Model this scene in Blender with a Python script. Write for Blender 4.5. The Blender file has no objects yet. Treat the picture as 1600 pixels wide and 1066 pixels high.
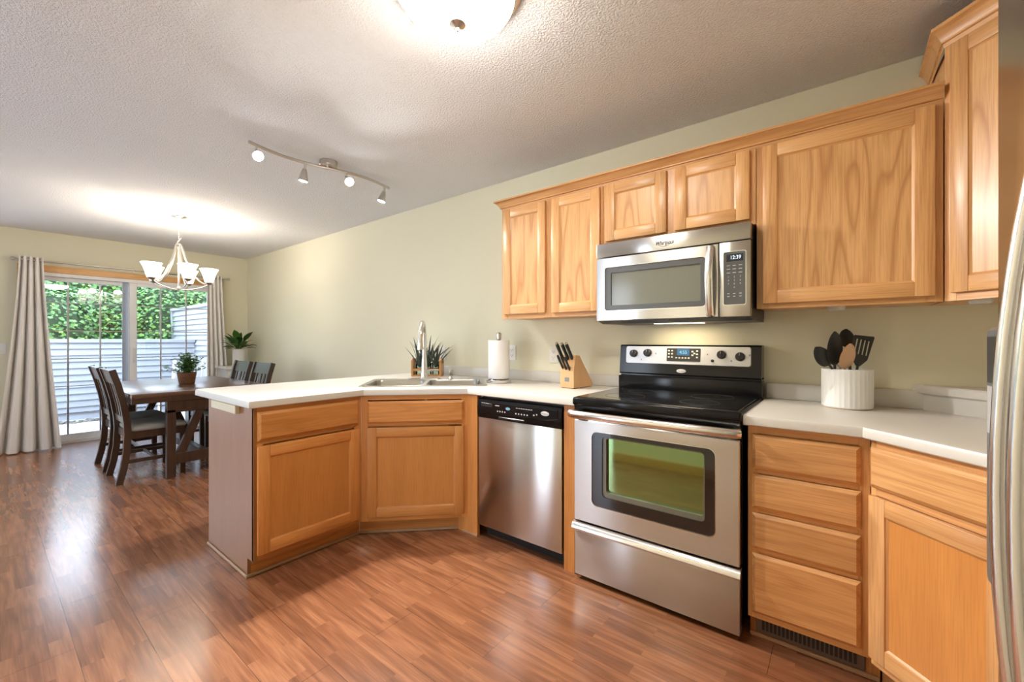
import bpy, bmesh, math, random
from mathutils import Vector, Matrix
from mathutils.geometry import tessellate_polygon
R = math.radians
S = bpy.context.scene
COL = S.collection
random.seed(7)

# ------------------------------------------------------------------ camera, world, exposure
cam_d = bpy.data.cameras.new('camera')
cam_d.sensor_width = 36.0
cam_d.sensor_fit = 'HORIZONTAL'
cam_d.lens = 656.75 / 1600 * 36.0
cam_d.shift_y = -0.0008
cam_d.clip_start = 0.05
cam = bpy.data.objects.new('camera', cam_d)
COL.objects.link(cam)
cam.location = (1.0836, -2.5372, 1.2129)
cam.rotation_euler = (R(90), 0, R(38.288))
S.camera = cam
S.view_settings.view_transform = 'Standard'
S.view_settings.look = 'None'
S.view_settings.exposure = 0.92
S.view_settings.gamma = 1.0
S.view_settings.use_curve_mapping = False
S.cycles.max_bounces = 10
S.cycles.diffuse_bounces = 5
S.cycles.glossy_bounces = 4
S.cycles.transparent_max_bounces = 12
S.cycles.caustics_reflective = False
S.cycles.caustics_refractive = False
S.cycles.sample_clamp_indirect = 6.0

W = bpy.data.worlds.new('sky')
S.world = W
W.use_nodes = True
wn = W.node_tree.nodes
wl = W.node_tree.links
bg = wn['Background']
tc = wn.new('ShaderNodeTexCoord')
sp = wn.new('ShaderNodeSeparateXYZ')
cr = wn.new('ShaderNodeValToRGB')
cr.color_ramp.elements[0].position = 0.0
cr.color_ramp.elements[0].color = (0.80, 0.88, 1.0, 1)
cr.color_ramp.elements[1].position = 0.7
cr.color_ramp.elements[1].color = (0.62, 0.78, 1.0, 1)
wl.new(tc.outputs['Generated'], sp.inputs[0])
wl.new(sp.outputs['Z'], cr.inputs[0])
wl.new(cr.outputs[0], bg.inputs['Color'])
SKY = 5.0
bg.inputs['Strength'].default_value = SKY

# lamp levels (the lamps themselves are built further down)
DOME_E, CHAND_E, TRACK_W, HOOD_W, CHAND_W = 24.0, 2.8, 110.0, 0.6, 4.0

# ------------------------------------------------------------------ materials
def new_mat(name):
    m = bpy.data.materials.new(name)
    m.use_nodes = True
    nt = m.node_tree
    return m, nt, nt.nodes['Principled BSDF']

def N(nt, t, **kw):
    n = nt.nodes.new(t)
    for k, v in kw.items():
        setattr(n, k, v)
    return n

def plain(name, col, rough=0.5, metal=0.0, spec=0.5, coat=0.0, noise=0.0, nscale=8.0, bump=0.0, bscale=60.0, emis=None, es=0.0, sheen=0.0):
    m, nt, b = new_mat(name)
    b.inputs['Base Color'].default_value = (*col, 1)
    b.inputs['Roughness'].default_value = rough
    b.inputs['Metallic'].default_value = metal
    b.inputs['Specular IOR Level'].default_value = spec
    b.inputs['Coat Weight'].default_value = coat
    b.inputs['Coat Roughness'].default_value = 0.1
    if sheen:
        b.inputs['Sheen Weight'].default_value = sheen
    tcn = N(nt, 'ShaderNodeTexCoord')
    if noise:
        nz = N(nt, 'ShaderNodeTexNoise')
        nz.inputs['Scale'].default_value = nscale
        nz.inputs['Detail'].default_value = 4
        nt.links.new(tcn.outputs['Object'], nz.inputs['Vector'])
        mx = N(nt, 'ShaderNodeMix', data_type='RGBA')
        mx.inputs['A'].default_value = (*[c * (1 - noise) for c in col], 1)
        mx.inputs['B'].default_value = (*[min(1, c * (1 + noise)) for c in col], 1)
        nt.links.new(nz.outputs['Fac'], mx.inputs['Factor'])
        nt.links.new(mx.outputs['Result'], b.inputs['Base Color'])
    if bump:
        nb = N(nt, 'ShaderNodeTexNoise')
        nb.inputs['Scale'].default_value = bscale
        nb.inputs['Detail'].default_value = 3
        nt.links.new(tcn.outputs['Object'], nb.inputs['Vector'])
        bp = N(nt, 'ShaderNodeBump')
        bp.inputs['Strength'].default_value = bump
        bp.inputs['Distance'].default_value = 0.01
        nt.links.new(nb.outputs['Fac'], bp.inputs['Height'])
        nt.links.new(bp.outputs['Normal'], b.inputs['Normal'])
    if emis:
        b.inputs['Emission Color'].default_value = (*emis, 1)
        b.inputs['Emission Strength'].default_value = es
    return m

def wood(name, axis, light, dark, rings=9.0, cath=1.0, rough=0.36, line=0.55, scale=1.0, coat=0.15):
    """flat-sawn timber: contour rings of a stretched noise, plus fine pores along the grain axis"""
    m, nt, b = new_mat(name)
    t = N(nt, 'ShaderNodeTexCoord')
    oi = N(nt, 'ShaderNodeObjectInfo')
    mu = N(nt, 'ShaderNodeMath', operation='MULTIPLY')
    mu.inputs[1].default_value = 37.0
    nt.links.new(oi.outputs['Random'], mu.inputs[0])
    ad = N(nt, 'ShaderNodeVectorMath', operation='ADD')
    nt.links.new(t.outputs['Object'], ad.inputs[0])
    nt.links.new(mu.outputs[0], ad.inputs[1])
    a, l = 6.5 * scale, 0.55 * scale * cath
    big = {'X': (l, a, a), 'Y': (a, l, a), 'Z': (a, a, l)}[axis]
    fa, fl = 260.0, 7.0
    fine = {'X': (fl, fa, fa), 'Y': (fa, fl, fa), 'Z': (fa, fa, fl)}[axis]
    mp = N(nt, 'ShaderNodeMapping')
    mp.inputs['Scale'].default_value = big
    nt.links.new(ad.outputs[0], mp.inputs[0])
    nz = N(nt, 'ShaderNodeTexNoise')
    nz.inputs['Scale'].default_value = 1.0
    nz.inputs['Detail'].default_value = 1.5
    nz.inputs['Roughness'].default_value = 0.45
    nt.links.new(mp.outputs[0], nz.inputs['Vector'])
    m2 = N(nt, 'ShaderNodeMath', operation='MULTIPLY')
    m2.inputs[1].default_value = rings
    nt.links.new(nz.outputs['Fac'], m2.inputs[0])
    fr = N(nt, 'ShaderNodeMath', operation='FRACT')
    nt.links.new(m2.outputs[0], fr.inputs[0])
    rp = N(nt, 'ShaderNodeValToRGB')
    e = rp.color_ramp.elements
    e[0].position = 0.0
    e[0].color = (line, line, line, 1)
    e[1].position = 1.0
    e[1].color = (line * 0.9 + .05, line * 0.9 + .05, line * 0.9 + .05, 1)
    x = e.new(0.24); x.color = (0.9, 0.9, 0.9, 1)
    x = e.new(0.55); x.color = (1, 1, 1, 1)
    x = e.new(0.88); x.color = (0.78, 0.78, 0.78, 1)
    nt.links.new(fr.outputs[0], rp.inputs[0])
    mf = N(nt, 'ShaderNodeMapping')
    mf.inputs['Scale'].default_value = fine
    nt.links.new(ad.outputs[0], mf.inputs[0])
    nf = N(nt, 'ShaderNodeTexNoise')
    nf.inputs['Scale'].default_value = 1.0
    nf.inputs['Detail'].default_value = 2
    nt.links.new(mf.outputs[0], nf.inputs['Vector'])
    rf = N(nt, 'ShaderNodeValToRGB')
    rf.color_ramp.elements[0].position = 0.34
    rf.color_ramp.elements[0].color = (0.62, 0.62, 0.62, 1)
    rf.color_ramp.elements[1].position = 0.56
    rf.color_ramp.elements[1].color = (1, 1, 1, 1)
    nt.links.new(nf.outputs['Fac'], rf.inputs[0])
    mm = N(nt, 'ShaderNodeMath', operation='MULTIPLY')
    nt.links.new(rp.outputs[0], mm.inputs[0])
    nt.links.new(rf.outputs[0], mm.inputs[1])
    mx = N(nt, 'ShaderNodeMix', data_type='RGBA')
    mx.inputs['A'].default_value = (*dark, 1)
    mx.inputs['B'].default_value = (*light, 1)
    nt.links.new(mm.outputs[0], mx.inputs['Factor'])
    # board to board tint
    hs = N(nt, 'ShaderNodeHueSaturation')
    mr = N(nt, 'ShaderNodeMapRange')
    mr.inputs['To Min'].default_value = 0.92
    mr.inputs['To Max'].default_value = 1.10
    nt.links.new(oi.outputs['Random'], mr.inputs['Value'])
    nt.links.new(mr.outputs[0], hs.inputs['Value'])
    nt.links.new(mx.outputs['Result'], hs.inputs['Color'])
    nt.links.new(hs.outputs[0], b.inputs['Base Color'])
    b.inputs['Roughness'].default_value = rough
    b.inputs['Coat Weight'].default_value = coat
    b.inputs['Coat Roughness'].default_value = 0.22
    bp = N(nt, 'ShaderNodeBump')
    bp.inputs['Strength'].default_value = 0.08
    bp.inputs['Distance'].default_value = 0.002
    nt.links.new(mm.outputs[0], bp.inputs['Height'])
    nt.links.new(bp.outputs['Normal'], b.inputs['Normal'])
    return m

OL, OD = (0.72, 0.40, 0.165), (0.42, 0.175, 0.05)
oak_v = wood('oak_vertical_grain', 'Z', OL, OD)
oak_h = wood('oak_horizontal_grain', 'X', OL, OD)
oak_p = wood('oak_panel_grain', 'Z', (0.74, 0.42, 0.18), (0.42, 0.175, 0.05), rings=8.0, cath=1.7, line=0.30)
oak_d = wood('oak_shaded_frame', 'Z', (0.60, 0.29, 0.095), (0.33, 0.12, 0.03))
BL, BD = (0.60, 0.265, 0.075), (0.34, 0.12, 0.026)  # base cabinet oak: the more orange lighting there is put into the colour
boak_v = wood('orange_lit_oak_vertical', 'Z', BL, BD, rings=5, line=0.7)
boak_h = wood('orange_lit_oak_horizontal', 'X', BL, BD)
boak_p = wood('orange_lit_oak_panel', 'Z', (0.60, 0.26, 0.068), (0.40, 0.15, 0.035), rings=3, cath=1.6, line=0.75)
end_panel_m = wood('brown_oak_veneer', 'Z', (0.30, 0.145, 0.068), (0.20, 0.09, 0.042), rings=3, line=0.8, rough=0.42)
dark_wood = wood('dark_stained_wood', 'Z', (0.055, 0.029, 0.018), (0.020, 0.011, 0.008), rings=6, rough=0.3, coat=0.3)
table_wood = wood('dark_stained_table_wood', 'X', (0.105, 0.048, 0.026), (0.05, 0.022, 0.012), rings=6, rough=0.32, coat=0.25)
block_wood = wood('pale_beech', 'Z', (0.66, 0.40, 0.20), (0.48, 0.26, 0.11), rings=4, line=0.75)
caddy_wood = wood('acacia_wood', 'Z', (0.45, 0.22, 0.07), (0.26, 0.11, 0.03), rings=5)
trim_wood = wood('golden_oak_trim', 'Y', (0.62, 0.33, 0.10), (0.40, 0.18, 0.05))
spoon_wood = wood('bare_beech', 'Z', (0.62, 0.38, 0.22), (0.48, 0.28, 0.15), rings=3, line=0.8)

def floor_material():
    m, nt, b = new_mat('laminate_floor')
    t = N(nt, 'ShaderNodeTexCoord')
    def brick(w, h, mort, c1, c2, off=0.37):
        n = N(nt, 'ShaderNodeTexBrick')
        n.offset = off
        n.inputs['Scale'].default_value = 1.0
        n.inputs['Brick Width'].default_value = w
        n.inputs['Row Height'].default_value = h
        n.inputs['Mortar Size'].default_value = mort
        n.inputs['Mortar Smooth'].default_value = 0.2
        n.inputs['Color1'].default_value = c1
        n.inputs['Color2'].default_value = c2
        n.inputs['Mortar'].default_value = (0.5, 0.5, 0.5, 1)
        nt.links.new(t.outputs['Object'], n.inputs['Vector'])
        return n
    strip = brick(0.47, 0.064, 0.0, (0, 0, 0, 1), (1, 1, 1, 1), 0.41)
    plank = brick(1.29, 0.192, 0.0012, (1, 1, 1, 1), (1, 1, 1, 1), 0.33)
    plank.inputs['Mortar'].default_value = (0.0, 0.0, 0.0, 1)
    # per strip shift of the grain
    sc = N(nt, 'ShaderNodeVectorMath', operation='SCALE')
    sc.inputs['Scale'].default_value = 9.0
    nt.links.new(strip.outputs['Color'], sc.inputs[0])
    ad = N(nt, 'ShaderNodeVectorMath', operation='ADD')
    nt.links.new(t.outputs['Object'], ad.inputs[0])
    nt.links.new(sc.outputs[0], ad.inputs[1])
    mp = N(nt, 'ShaderNodeMapping')
    mp.inputs['Scale'].default_value = (1.5, 16, 1)
    nt.links.new(ad.outputs[0], mp.inputs[0])
    nz = N(nt, 'ShaderNodeTexNoise')
    nz.inputs['Scale'].default_value = 1.0
    nz.inputs['Detail'].default_value = 2.0
    nt.links.new(mp.outputs[0], nz.inputs['Vector'])
    mu = N(nt, 'ShaderNodeMath', operation='MULTIPLY'); mu.inputs[1].default_value = 7.0
    nt.links.new(nz.outputs['Fac'], mu.inputs[0])
    fr = N(nt, 'ShaderNodeMath', operation='PINGPONG'); fr.inputs[1].default_value = 1.0
    nt.links.new(mu.outputs[0], fr.inputs[0])
    mp2 = N(nt, 'ShaderNodeMapping'); mp2.inputs['Scale'].default_value = (9, 190, 1)
    nt.links.new(ad.outputs[0], mp2.inputs[0])
    nf = N(nt, 'ShaderNodeTexNoise'); nf.inputs['Scale'].default_value = 1.0
    nt.links.new(mp2.outputs[0], nf.inputs['Vector'])
    a1 = N(nt, 'ShaderNodeMath', operation='MULTIPLY'); a1.inputs[1].default_value = 0.30
    nt.links.new(fr.outputs[0], a1.inputs[0])
    a2 = N(nt, 'ShaderNodeMath', operation='MULTIPLY_ADD'); a2.inputs[1].default_value = 0.42
    nt.links.new(nf.outputs['Fac'], a2.inputs[0]); nt.links.new(a1.outputs[0], a2.inputs[2])
    a3 = N(nt, 'ShaderNodeMath', operation='MULTIPLY_ADD'); a3.inputs[1].default_value = 0.24
    nt.links.new(strip.outputs['Color'], a3.inputs[0]); nt.links.new(a2.outputs[0], a3.inputs[2])
    rp = N(nt, 'ShaderNodeValToRGB')
    e = rp.color_ramp.elements
    e[0].position = 0.10; e[0].color = (0.135, 0.050, 0.023, 1)
    e[1].position = 0.80; e[1].color = (0.385, 0.170, 0.082, 1)
    x = e.new(0.44); x.color = (0.235, 0.092, 0.042, 1)
    nt.links.new(a3.outputs[0], rp.inputs[0])
    mx = N(nt, 'ShaderNodeMix', data_type='RGBA', blend_type='MULTIPLY')
    mx.inputs['Factor'].default_value = 0.6
    nt.links.new(rp.outputs[0], mx.inputs['A'])
    nt.links.new(plank.outputs['Color'], mx.inputs['B'])
    nt.links.new(mx.outputs['Result'], b.inputs['Base Color'])
    b.inputs['Roughness'].default_value = 0.215
    b.inputs['Specular IOR Level'].default_value = 0.85
    return m

def ceiling_material():
    m, nt, b = new_mat('knockdown_ceiling')
    b.inputs['Base Color'].default_value = (0.86, 0.865, 0.89, 1)
    b.inputs['Roughness'].default_value = 0.9
    b.inputs['Specular IOR Level'].default_value = 0.15
    t = N(nt, 'ShaderNodeTexCoord')
    n1 = N(nt, 'ShaderNodeTexNoise'); n1.inputs['Scale'].default_value = 100; n1.inputs['Detail'].default_value = 3; n1.inputs['Roughness'].default_value = 0.6
    n2 = N(nt, 'ShaderNodeTexVoronoi'); n2.inputs['Scale'].default_value = 140
    nt.links.new(t.outputs['Object'], n1.inputs['Vector']); nt.links.new(t.outputs['Object'], n2.inputs['Vector'])
    r = N(nt, 'ShaderNodeValToRGB'); r.color_ramp.elements[0].position = 0.40; r.color_ramp.elements[1].position = 0.62
    nt.links.new(n1.outputs['Fac'], r.inputs[0])
    mm = N(nt, 'ShaderNodeMath', operation='MULTIPLY_ADD'); mm.inputs[1].default_value = -0.5
    nt.links.new(n2.outputs['Distance'], mm.inputs[0]); nt.links.new(r.outputs[0], mm.inputs[2])
    bp = N(nt, 'ShaderNodeBump'); bp.inputs['Strength'].default_value = 0.75; bp.inputs['Distance'].default_value = 0.006
    nt.links.new(mm.outputs[0], bp.inputs['Height']); nt.links.new(bp.outputs['Normal'], b.inputs['Normal'])
    return m

def steel_material(name, col=(0.62, 0.59, 0.56), rough=0.30, aniso=0.75, axis='Z', brush=(6, 6, 500)):
    m, nt, b = new_mat(name)
    b.inputs['Metallic'].default_value = 1.0
    b.inputs['Roughness'].default_value = rough
    b.inputs['Anisotropic'].default_value = aniso
    b.inputs['Anisotropic Rotation'].default_value = 0.25
    tg = N(nt, 'ShaderNodeTangent', direction_type='RADIAL', axis=axis)
    nt.links.new(tg.outputs[0], b.inputs['Tangent'])
    t = N(nt, 'ShaderNodeTexCoord')
    mp = N(nt, 'ShaderNodeMapping'); mp.inputs['Scale'].default_value = brush
    nz = N(nt, 'ShaderNodeTexNoise'); nz.inputs['Scale'].default_value = 1.0; nz.inputs['Detail'].default_value = 3
    nt.links.new(t.outputs['Object'], mp.inputs[0]); nt.links.new(mp.outputs[0], nz.inputs['Vector'])
    mx = N(nt, 'ShaderNodeMix', data_type='RGBA')
    mx.inputs['A'].default_value = (*[c * 0.93 for c in col], 1); mx.inputs['B'].default_value = (*[min(1, c * 1.06) for c in col], 1)
    nt.links.new(nz.outputs['Fac'], mx.inputs['Factor']); nt.links.new(mx.outputs['Result'], b.inputs['Base Color'])
    return m

def glass_material(name, tint=(1, 1, 1), refl=1.0):
    m, nt, b = new_mat(name)
    nt.nodes.remove(b)
    out = nt.nodes['Material Output']
    tr = N(nt, 'ShaderNodeBsdfTransparent'); tr.inputs['Color'].default_value = (*tint, 1)
    gl = N(nt, 'ShaderNodeBsdfGlossy'); gl.inputs['Roughness'].default_value = 0.0
    fr = N(nt, 'ShaderNodeFresnel'); fr.inputs['IOR'].default_value = 1.5
    mx = N(nt, 'ShaderNodeMixShader')
    nt.links.new(fr.outputs[0], mx.inputs[0]); nt.links.new(tr.outputs[0], mx.inputs[1]); nt.links.new(gl.outputs[0], mx.inputs[2])
    nt.links.new(mx.outputs[0], out.inputs['Surface'])
    return m

def emit(name, col, s):
    m, nt, b = new_mat(name)
    b.inputs['Base Color'].default_value = (0.9, 0.9, 0.88, 1)
    b.inputs['Roughness'].default_value = 0.25
    b.inputs['Emission Color'].default_value = (*col, 1)
    b.inputs['Emission Strength'].default_value = s
    return m

M = dict(
    floor=floor_material(), ceil=ceiling_material(),
    wall=plain('sage_wall_paint', (0.71, 0.68, 0.52), 0.85, spec=0.2, noise=0.015, nscale=1.5, bump=0.03, bscale=180),
    white=plain('white_paint', (0.78, 0.77, 0.75), 0.45),
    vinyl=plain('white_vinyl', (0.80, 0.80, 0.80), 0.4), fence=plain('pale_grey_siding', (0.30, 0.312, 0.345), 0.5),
    counter=plain('cream_laminate', (0.61, 0.59, 0.545), 0.34, noise=0.03, nscale=140),
    bracket=plain('cream_painted_block', (0.66, 0.60, 0.44), 0.5),
    steel=steel_material('brushed_steel', (.56, .55, .53), .32, .85), steel_f=steel_material('brushed_steel_door', (.56, .55, .53), rough=0.24, aniso=0.92),
    nickel=plain('brushed_nickel', (0.60, 0.57, 0.53), 0.28, metal=1.0, noise=0.04, nscale=60),
    chrome=plain('satin_chrome', (0.72, 0.71, 0.69), 0.16, metal=1.0),
    silver=plain('silver_panel', (0.66, 0.66, 0.68), 0.34, metal=0.55),
    bar=plain('bright_steel_bar', (0.80, 0.79, 0.78), 0.22, metal=1.0),
    black=plain('black_enamel', (0.008, 0.008, 0.009), 0.14, spec=0.28),
    black2=plain('black_plastic', (0.018, 0.018, 0.019), 0.35),
    blackg=plain('black_glass', (0.010, 0.010, 0.011), 0.06, coat=0.6),
    dgrey=plain('dark_grey_plastic', (0.10, 0.105, 0.11), 0.3),
    mgrey=plain('mid_grey_glass', (0.17, 0.175, 0.14), 0.16, coat=0.3),
    cavity=plain('oven_cavity', (0.05, 0.045, 0.04), 0.5),
    ink=plain('grey_ink', (0.20, 0.20, 0.20), 0.5), pale=plain('pale_print', (0.62, 0.62, 0.60), 0.5),
    badge=plain('pale_badge', (0.75, 0.75, 0.75), 0.25, metal=0.3),
    lcd=plain('blue_display', (0.02, 0.05, 0.09), 0.25, spec=0.3, emis=(0.10, 0.30, 0.55), es=0.22), digit=plain('lit_digits', (0.05, 0.05, 0.05), 0.4, emis=(0.75, 0.9, 1.0), es=0.9),
    digit2=plain('teal_digits', (0.02, 0.04, 0.05), 0.4, emis=(0.35, 0.75, 0.85), es=0.6), logo=plain('dark_logo', (0.035, 0.035, 0.035), 0.5), sinksteel=plain('sink_steel', (0.42, 0.41, 0.40), 0.3, metal=1.0), lcdk=plain('dark_display', (0.02, 0.025, 0.04), 0.2),
    paper=plain('paper_towel', (0.84, 0.83, 0.82), 0.9, bump=0.15, bscale=90),
    ceramic=plain('white_ceramic', (0.78, 0.78, 0.76), 0.3), plastic=plain('outlet_plastic', (0.78, 0.76, 0.70), 0.4),
    outlet_hole=plain('dark_slot', (0.05, 0.05, 0.05), 0.6),
    utensil=plain('black_nylon', (0.020, 0.020, 0.021), 0.38),
    curtain=plain('oatmeal_curtain', (0.85, 0.82, 0.775), 0.9, noise=0.03, nscale=220, bump=0.1, bscale=400, sheen=0.2),
    seat=plain('grey_seat_cloth', (0.26, 0.245, 0.215), 0.85, noise=0.1, nscale=300),
    leaf=plain('bright_leaf', (0.07, 0.19, 0.03), 0.45, noise=0.35, nscale=25),
    leaf2=plain('deep_leaf', (0.03, 0.10, 0.016), 0.5, noise=0.35, nscale=25),
    leaf3=plain('yellow_green_leaf', (0.15, 0.30, 0.045), 0.5, noise=0.3, nscale=25),
    succ=plain('grey_green_blade', (0.055, 0.075, 0.062), 0.5, noise=0.5, nscale=30),
    lily=plain('white_green_spathe', (0.62, 0.70, 0.52), 0.5), soil=plain('soil', (0.03, 0.02, 0.014), 0.95),
    basket=plain('brown_wicker', (0.22, 0.10, 0.045), 0.7, noise=0.5, nscale=60),
    concrete=plain('patio_concrete', (0.62, 0.60, 0.58), 0.9, noise=0.06, nscale=6),
    rubble=plain('leaf_litter', (0.20, 0.18, 0.15), 0.95, noise=0.8, nscale=18),
    bark=plain('bark', (0.07, 0.045, 0.03), 0.9, noise=0.4, nscale=12),
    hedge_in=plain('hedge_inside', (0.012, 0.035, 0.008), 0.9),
    puck=plain('frosted_lens', (0.62, 0.62, 0.60), 0.4),
    grille=plain('brown_grey_metal', (0.17, 0.14, 0.115), 0.45, metal=0.5),
    shoe=plain('pale_shoe_moulding', (0.42, 0.27, 0.16), 0.5, noise=0.15, nscale=30),
    stile_shade=plain('shaded_weatherstrip_stile', (0.33, 0.36, 0.40), 0.5),  # stile with weatherstrip; the grey of its shaded side is put into the colour
    pane=glass_material('clear_pane'), jar=glass_material('jar_glass', (0.86, 0.93, 0.90)),
    dome=emit('frosted_dome_lit', (1.0, 0.94, 0.84), DOME_E), shade=emit('frosted_shade_lit', (1.0, 0.86, 0.66), CHAND_E),
    bulb=emit('spot_lens_lit', (0.95, 0.97, 1.0), 60.0), hood=emit('hood_lamp_lit', (1.0, 0.80, 0.55), 6.0),
    burner=plain('burner_ring', (0.05, 0.05, 0.052), 0.2),
)
def oven_glass():
    m, nt, b = new_mat('coated_oven_glass')
    b.inputs['Base Color'].default_value = (0.25, 0.37, 0.17, 1)
    b.inputs['Metallic'].default_value = 0.9
    b.inputs['Roughness'].default_value = 0.05
    b.inputs['Thin Film Thickness'].default_value = 390
    b.inputs['Thin Film IOR'].default_value = 1.6
    return m
M['ovenglass'] = oven_glass()

# ------------------------------------------------------------------ mesh helpers
class MB:
    def __init__(s):
        s.bm = bmesh.new()
    def add(s, tb, mi=0, T=None):
        for f in tb.faces:
            f.material_index = mi
        if T is not None:
            tb.transform(T)
        me = bpy.data.meshes.new('tmp')
        tb.to_mesh(me); tb.free()
        s.bm.from_mesh(me)
        bpy.data.meshes.remove(me)
        return s
    def box(s, x0, x1, y0, y1, z0, z1, mi=0, bev=0.0, seg=1, T=None):
        tb = bmesh.new()
        bmesh.ops.create_cube(tb, size=1.0)
        tb.transform(Matrix.Translation(((x0 + x1) / 2, (y0 + y1) / 2, (z0 + z1) / 2)) @ Matrix.Diagonal((abs(x1 - x0), abs(y1 - y0), abs(z1 - z0), 1)))
        if bev:
            bmesh.ops.bevel(tb, geom=list(tb.edges), offset=bev, segments=seg, profile=0.5, affect='EDGES')
        return s.add(tb, mi, T)
    def lathe(s, prof, c=(0, 0, 0), n=32, mi=0, T=None, flute=None):
        tb = bmesh.new()
        rings = []
        for r, z in prof:
            if r < 1e-6:
                rings.append([tb.verts.new((0, 0, z))])
            else:
                rings.append([tb.verts.new(((r + (flute(i, z) if flute else 0)) * math.cos(2 * math.pi * i / n), (r + (flute(i, z) if flute else 0)) * math.sin(2 * math.pi * i / n), z)) for i in range(n)])
        for a, b in zip(rings, rings[1:]):
            for i in range(n):
                j = (i + 1) % n
                if len(a) == 1 and len(b) == 1:
                    continue
                if len(a) == 1:
                    tb.faces.new((a[0], b[i], b[j]))
                elif len(b) == 1:
                    tb.faces.new((a[i], a[j], b[0]))
                else:
                    tb.faces.new((a[i], a[j], b[j], b[i]))
        bmesh.ops.recalc_face_normals(tb, faces=list(tb.faces))
        TT = Matrix.Translation(c)
        if T is not None:
            TT = TT @ T
        return s.add(tb, mi, TT)
    def tube(s, pts, r, n=12, mi=0, caps=True, T=None, flat=None):
        pts = [Vector(p) for p in pts]
        k = len(pts)
        rs = r if isinstance(r, (list, tuple)) else [r] * k
        tb = bmesh.new()
        tg = [(pts[min(i + 1, k - 1)] - pts[max(i - 1, 0)]).normalized() for i in range(k)]
        up = Vector((0, 0, 1)) if abs(tg[0].z) < 0.9 else Vector((1, 0, 0))
        nrm = (up - tg[0] * up.dot(tg[0])).normalized()
        rings = []
        for i in range(k):
            nrm = (nrm - tg[i] * nrm.dot(tg[i])).normalized()
            bn = tg[i].cross(nrm)
            fl = flat or (1, 1)
            rings.append([tb.verts.new(pts[i] + (nrm * math.cos(2 * math.pi * j / n) * fl[0] + bn * math.sin(2 * math.pi * j / n) * fl[1]) * rs[i]) for j in range(n)])
        for a, b in zip(rings, rings[1:]):
            for j in range(n):
                q = (j + 1) % n
                tb.faces.new((a[j], a[q], b[q], b[j]))
        if caps:
            tb.faces.new(rings[0][::-1]); tb.faces.new(rings[-1])
        bmesh.ops.recalc_face_normals(tb, faces=list(tb.faces))
        return s.add(tb, mi, T)
    def rings(s, loops, mi=0, cap0=True, cap1=True, holes=None, T=None):
        """stack of closed loops (same count) joined by quads; caps may carry holes (list of 3D loops on the caps' planes)"""
        tb = bmesh.new()
        vs = [[tb.verts.new(p) for p in lp] for lp in loops]
        n = len(vs[0])
        for a, b in zip(vs, vs[1:]):
            for i in range(n):
                j = (i + 1) % n
                tb.faces.new((a[i], a[j], b[j], b[i]))
        hv = None
        if holes:
            hv = [[[tb.verts.new((p[0], p[1], lp[0][2])) for p in h] for h in holes] for lp in (loops[0], loops[-1])]
            for h0, h1 in zip(hv[0], hv[1]):
                for i in range(len(h0)):
                    j = (i + 1) % len(h0)
                    tb.faces.new((h0[i], h0[j], h1[j], h1[i]))
        for on, ring, k in ((cap0, vs[0], 0), (cap1, vs[-1], 1)):
            if not on:
                continue
            allv = list(ring)
            polys = [[v.co.copy() for v in ring]]
            if hv:
                for h in hv[k]:
                    polys.append([v.co.copy() for v in h]); allv += h
            for tri in tessellate_polygon(polys):
                try:
                    tb.faces.new([allv[t] for t in tri])
                except ValueError:
                    pass
        bmesh.ops.recalc_face_normals(tb, faces=list(tb.faces))
        return s.add(tb, mi, T)
    def prism(s, poly, z0, z1, mi=0, T=None, holes=None):
        return s.rings([[(x, y, z0) for x, y in poly], [(x, y, z1) for x, y in poly]], mi, holes=holes, T=T)
    def quads(s, verts, faces, mi=0):
        tb = bmesh.new()
        v = [tb.verts.new(p) for p in verts]
        for f in faces:
            tb.faces.new([v[i] for i in f])
        return s.add(tb, mi)
    def sweep(s, path, prof, mi=0, closed=False, T=None):
        """path: 2D points; prof: (out, z) pairs, 'out' offset to the path's right-hand side, mitred"""
        def off(d):
            return offset_path(path, d, closed)
        tb = bmesh.new()
        rows = [[tb.verts.new((p[0], p[1], z)) for p in off(d)] for d, z in prof]
        k = len(path)
        m = len(prof)
        for a in range(m):
            b = (a + 1) % m
            for i in range(k if closed else k - 1):
                j = (i + 1) % k
                tb.faces.new((rows[a][i], rows[a][j], rows[b][j], rows[b][i]))
        if not closed:
            tb.faces.new([rows[a][0] for a in range(m)])
            tb.faces.new([rows[a][-1] for a in range(m)][::-1])
        bmesh.ops.recalc_face_normals(tb, faces=list(tb.faces))
        return s.add(tb, mi, T)

def offset_path(path, d, closed=False):
    k = len(path); out = []
    P = [Vector(p) for p in path]
    for i in range(k):
        if closed:
            a, b = P[i] - P[i - 1], P[(i + 1) % k] - P[i]
        else:
            a = P[i] - P[i - 1] if i > 0 else P[1] - P[0]
            b = P[i + 1] - P[i] if i < k - 1 else P[-1] - P[-2]
        a = a.normalized(); b = b.normalized()
        na, nb = Vector((a.y, -a.x)), Vector((b.y, -b.x))
        mt = (na + nb)
        mt = mt / max(1e-6, mt.length_squared) * 2
        out.append((P[i].x + mt.x * d, P[i].y + mt.y * d))
    return out

def obj(name, mb, mats, parent=None, smooth=35, loc=None):
    me = bpy.data.meshes.new(name)
    mb.bm.to_mesh(me); mb.bm.free()
    for m in (mats if isinstance(mats, (list, tuple)) else [mats]):
        me.materials.append(m)
    if smooth:
        me.shade_smooth()
        me.set_sharp_from_angle(angle=R(smooth))
    o = bpy.data.objects.new(name, me)
    COL.objects.link(o)
    if parent:
        o.parent = parent
    if loc:
        o.location = loc
    return o

def tag(o, label=None, cat=None, group=None, kind=None):
    if label: o['label'] = label
    if cat: o['category'] = cat
    if group: o['group'] = group
    if kind: o['kind'] = kind
    return o

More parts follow.
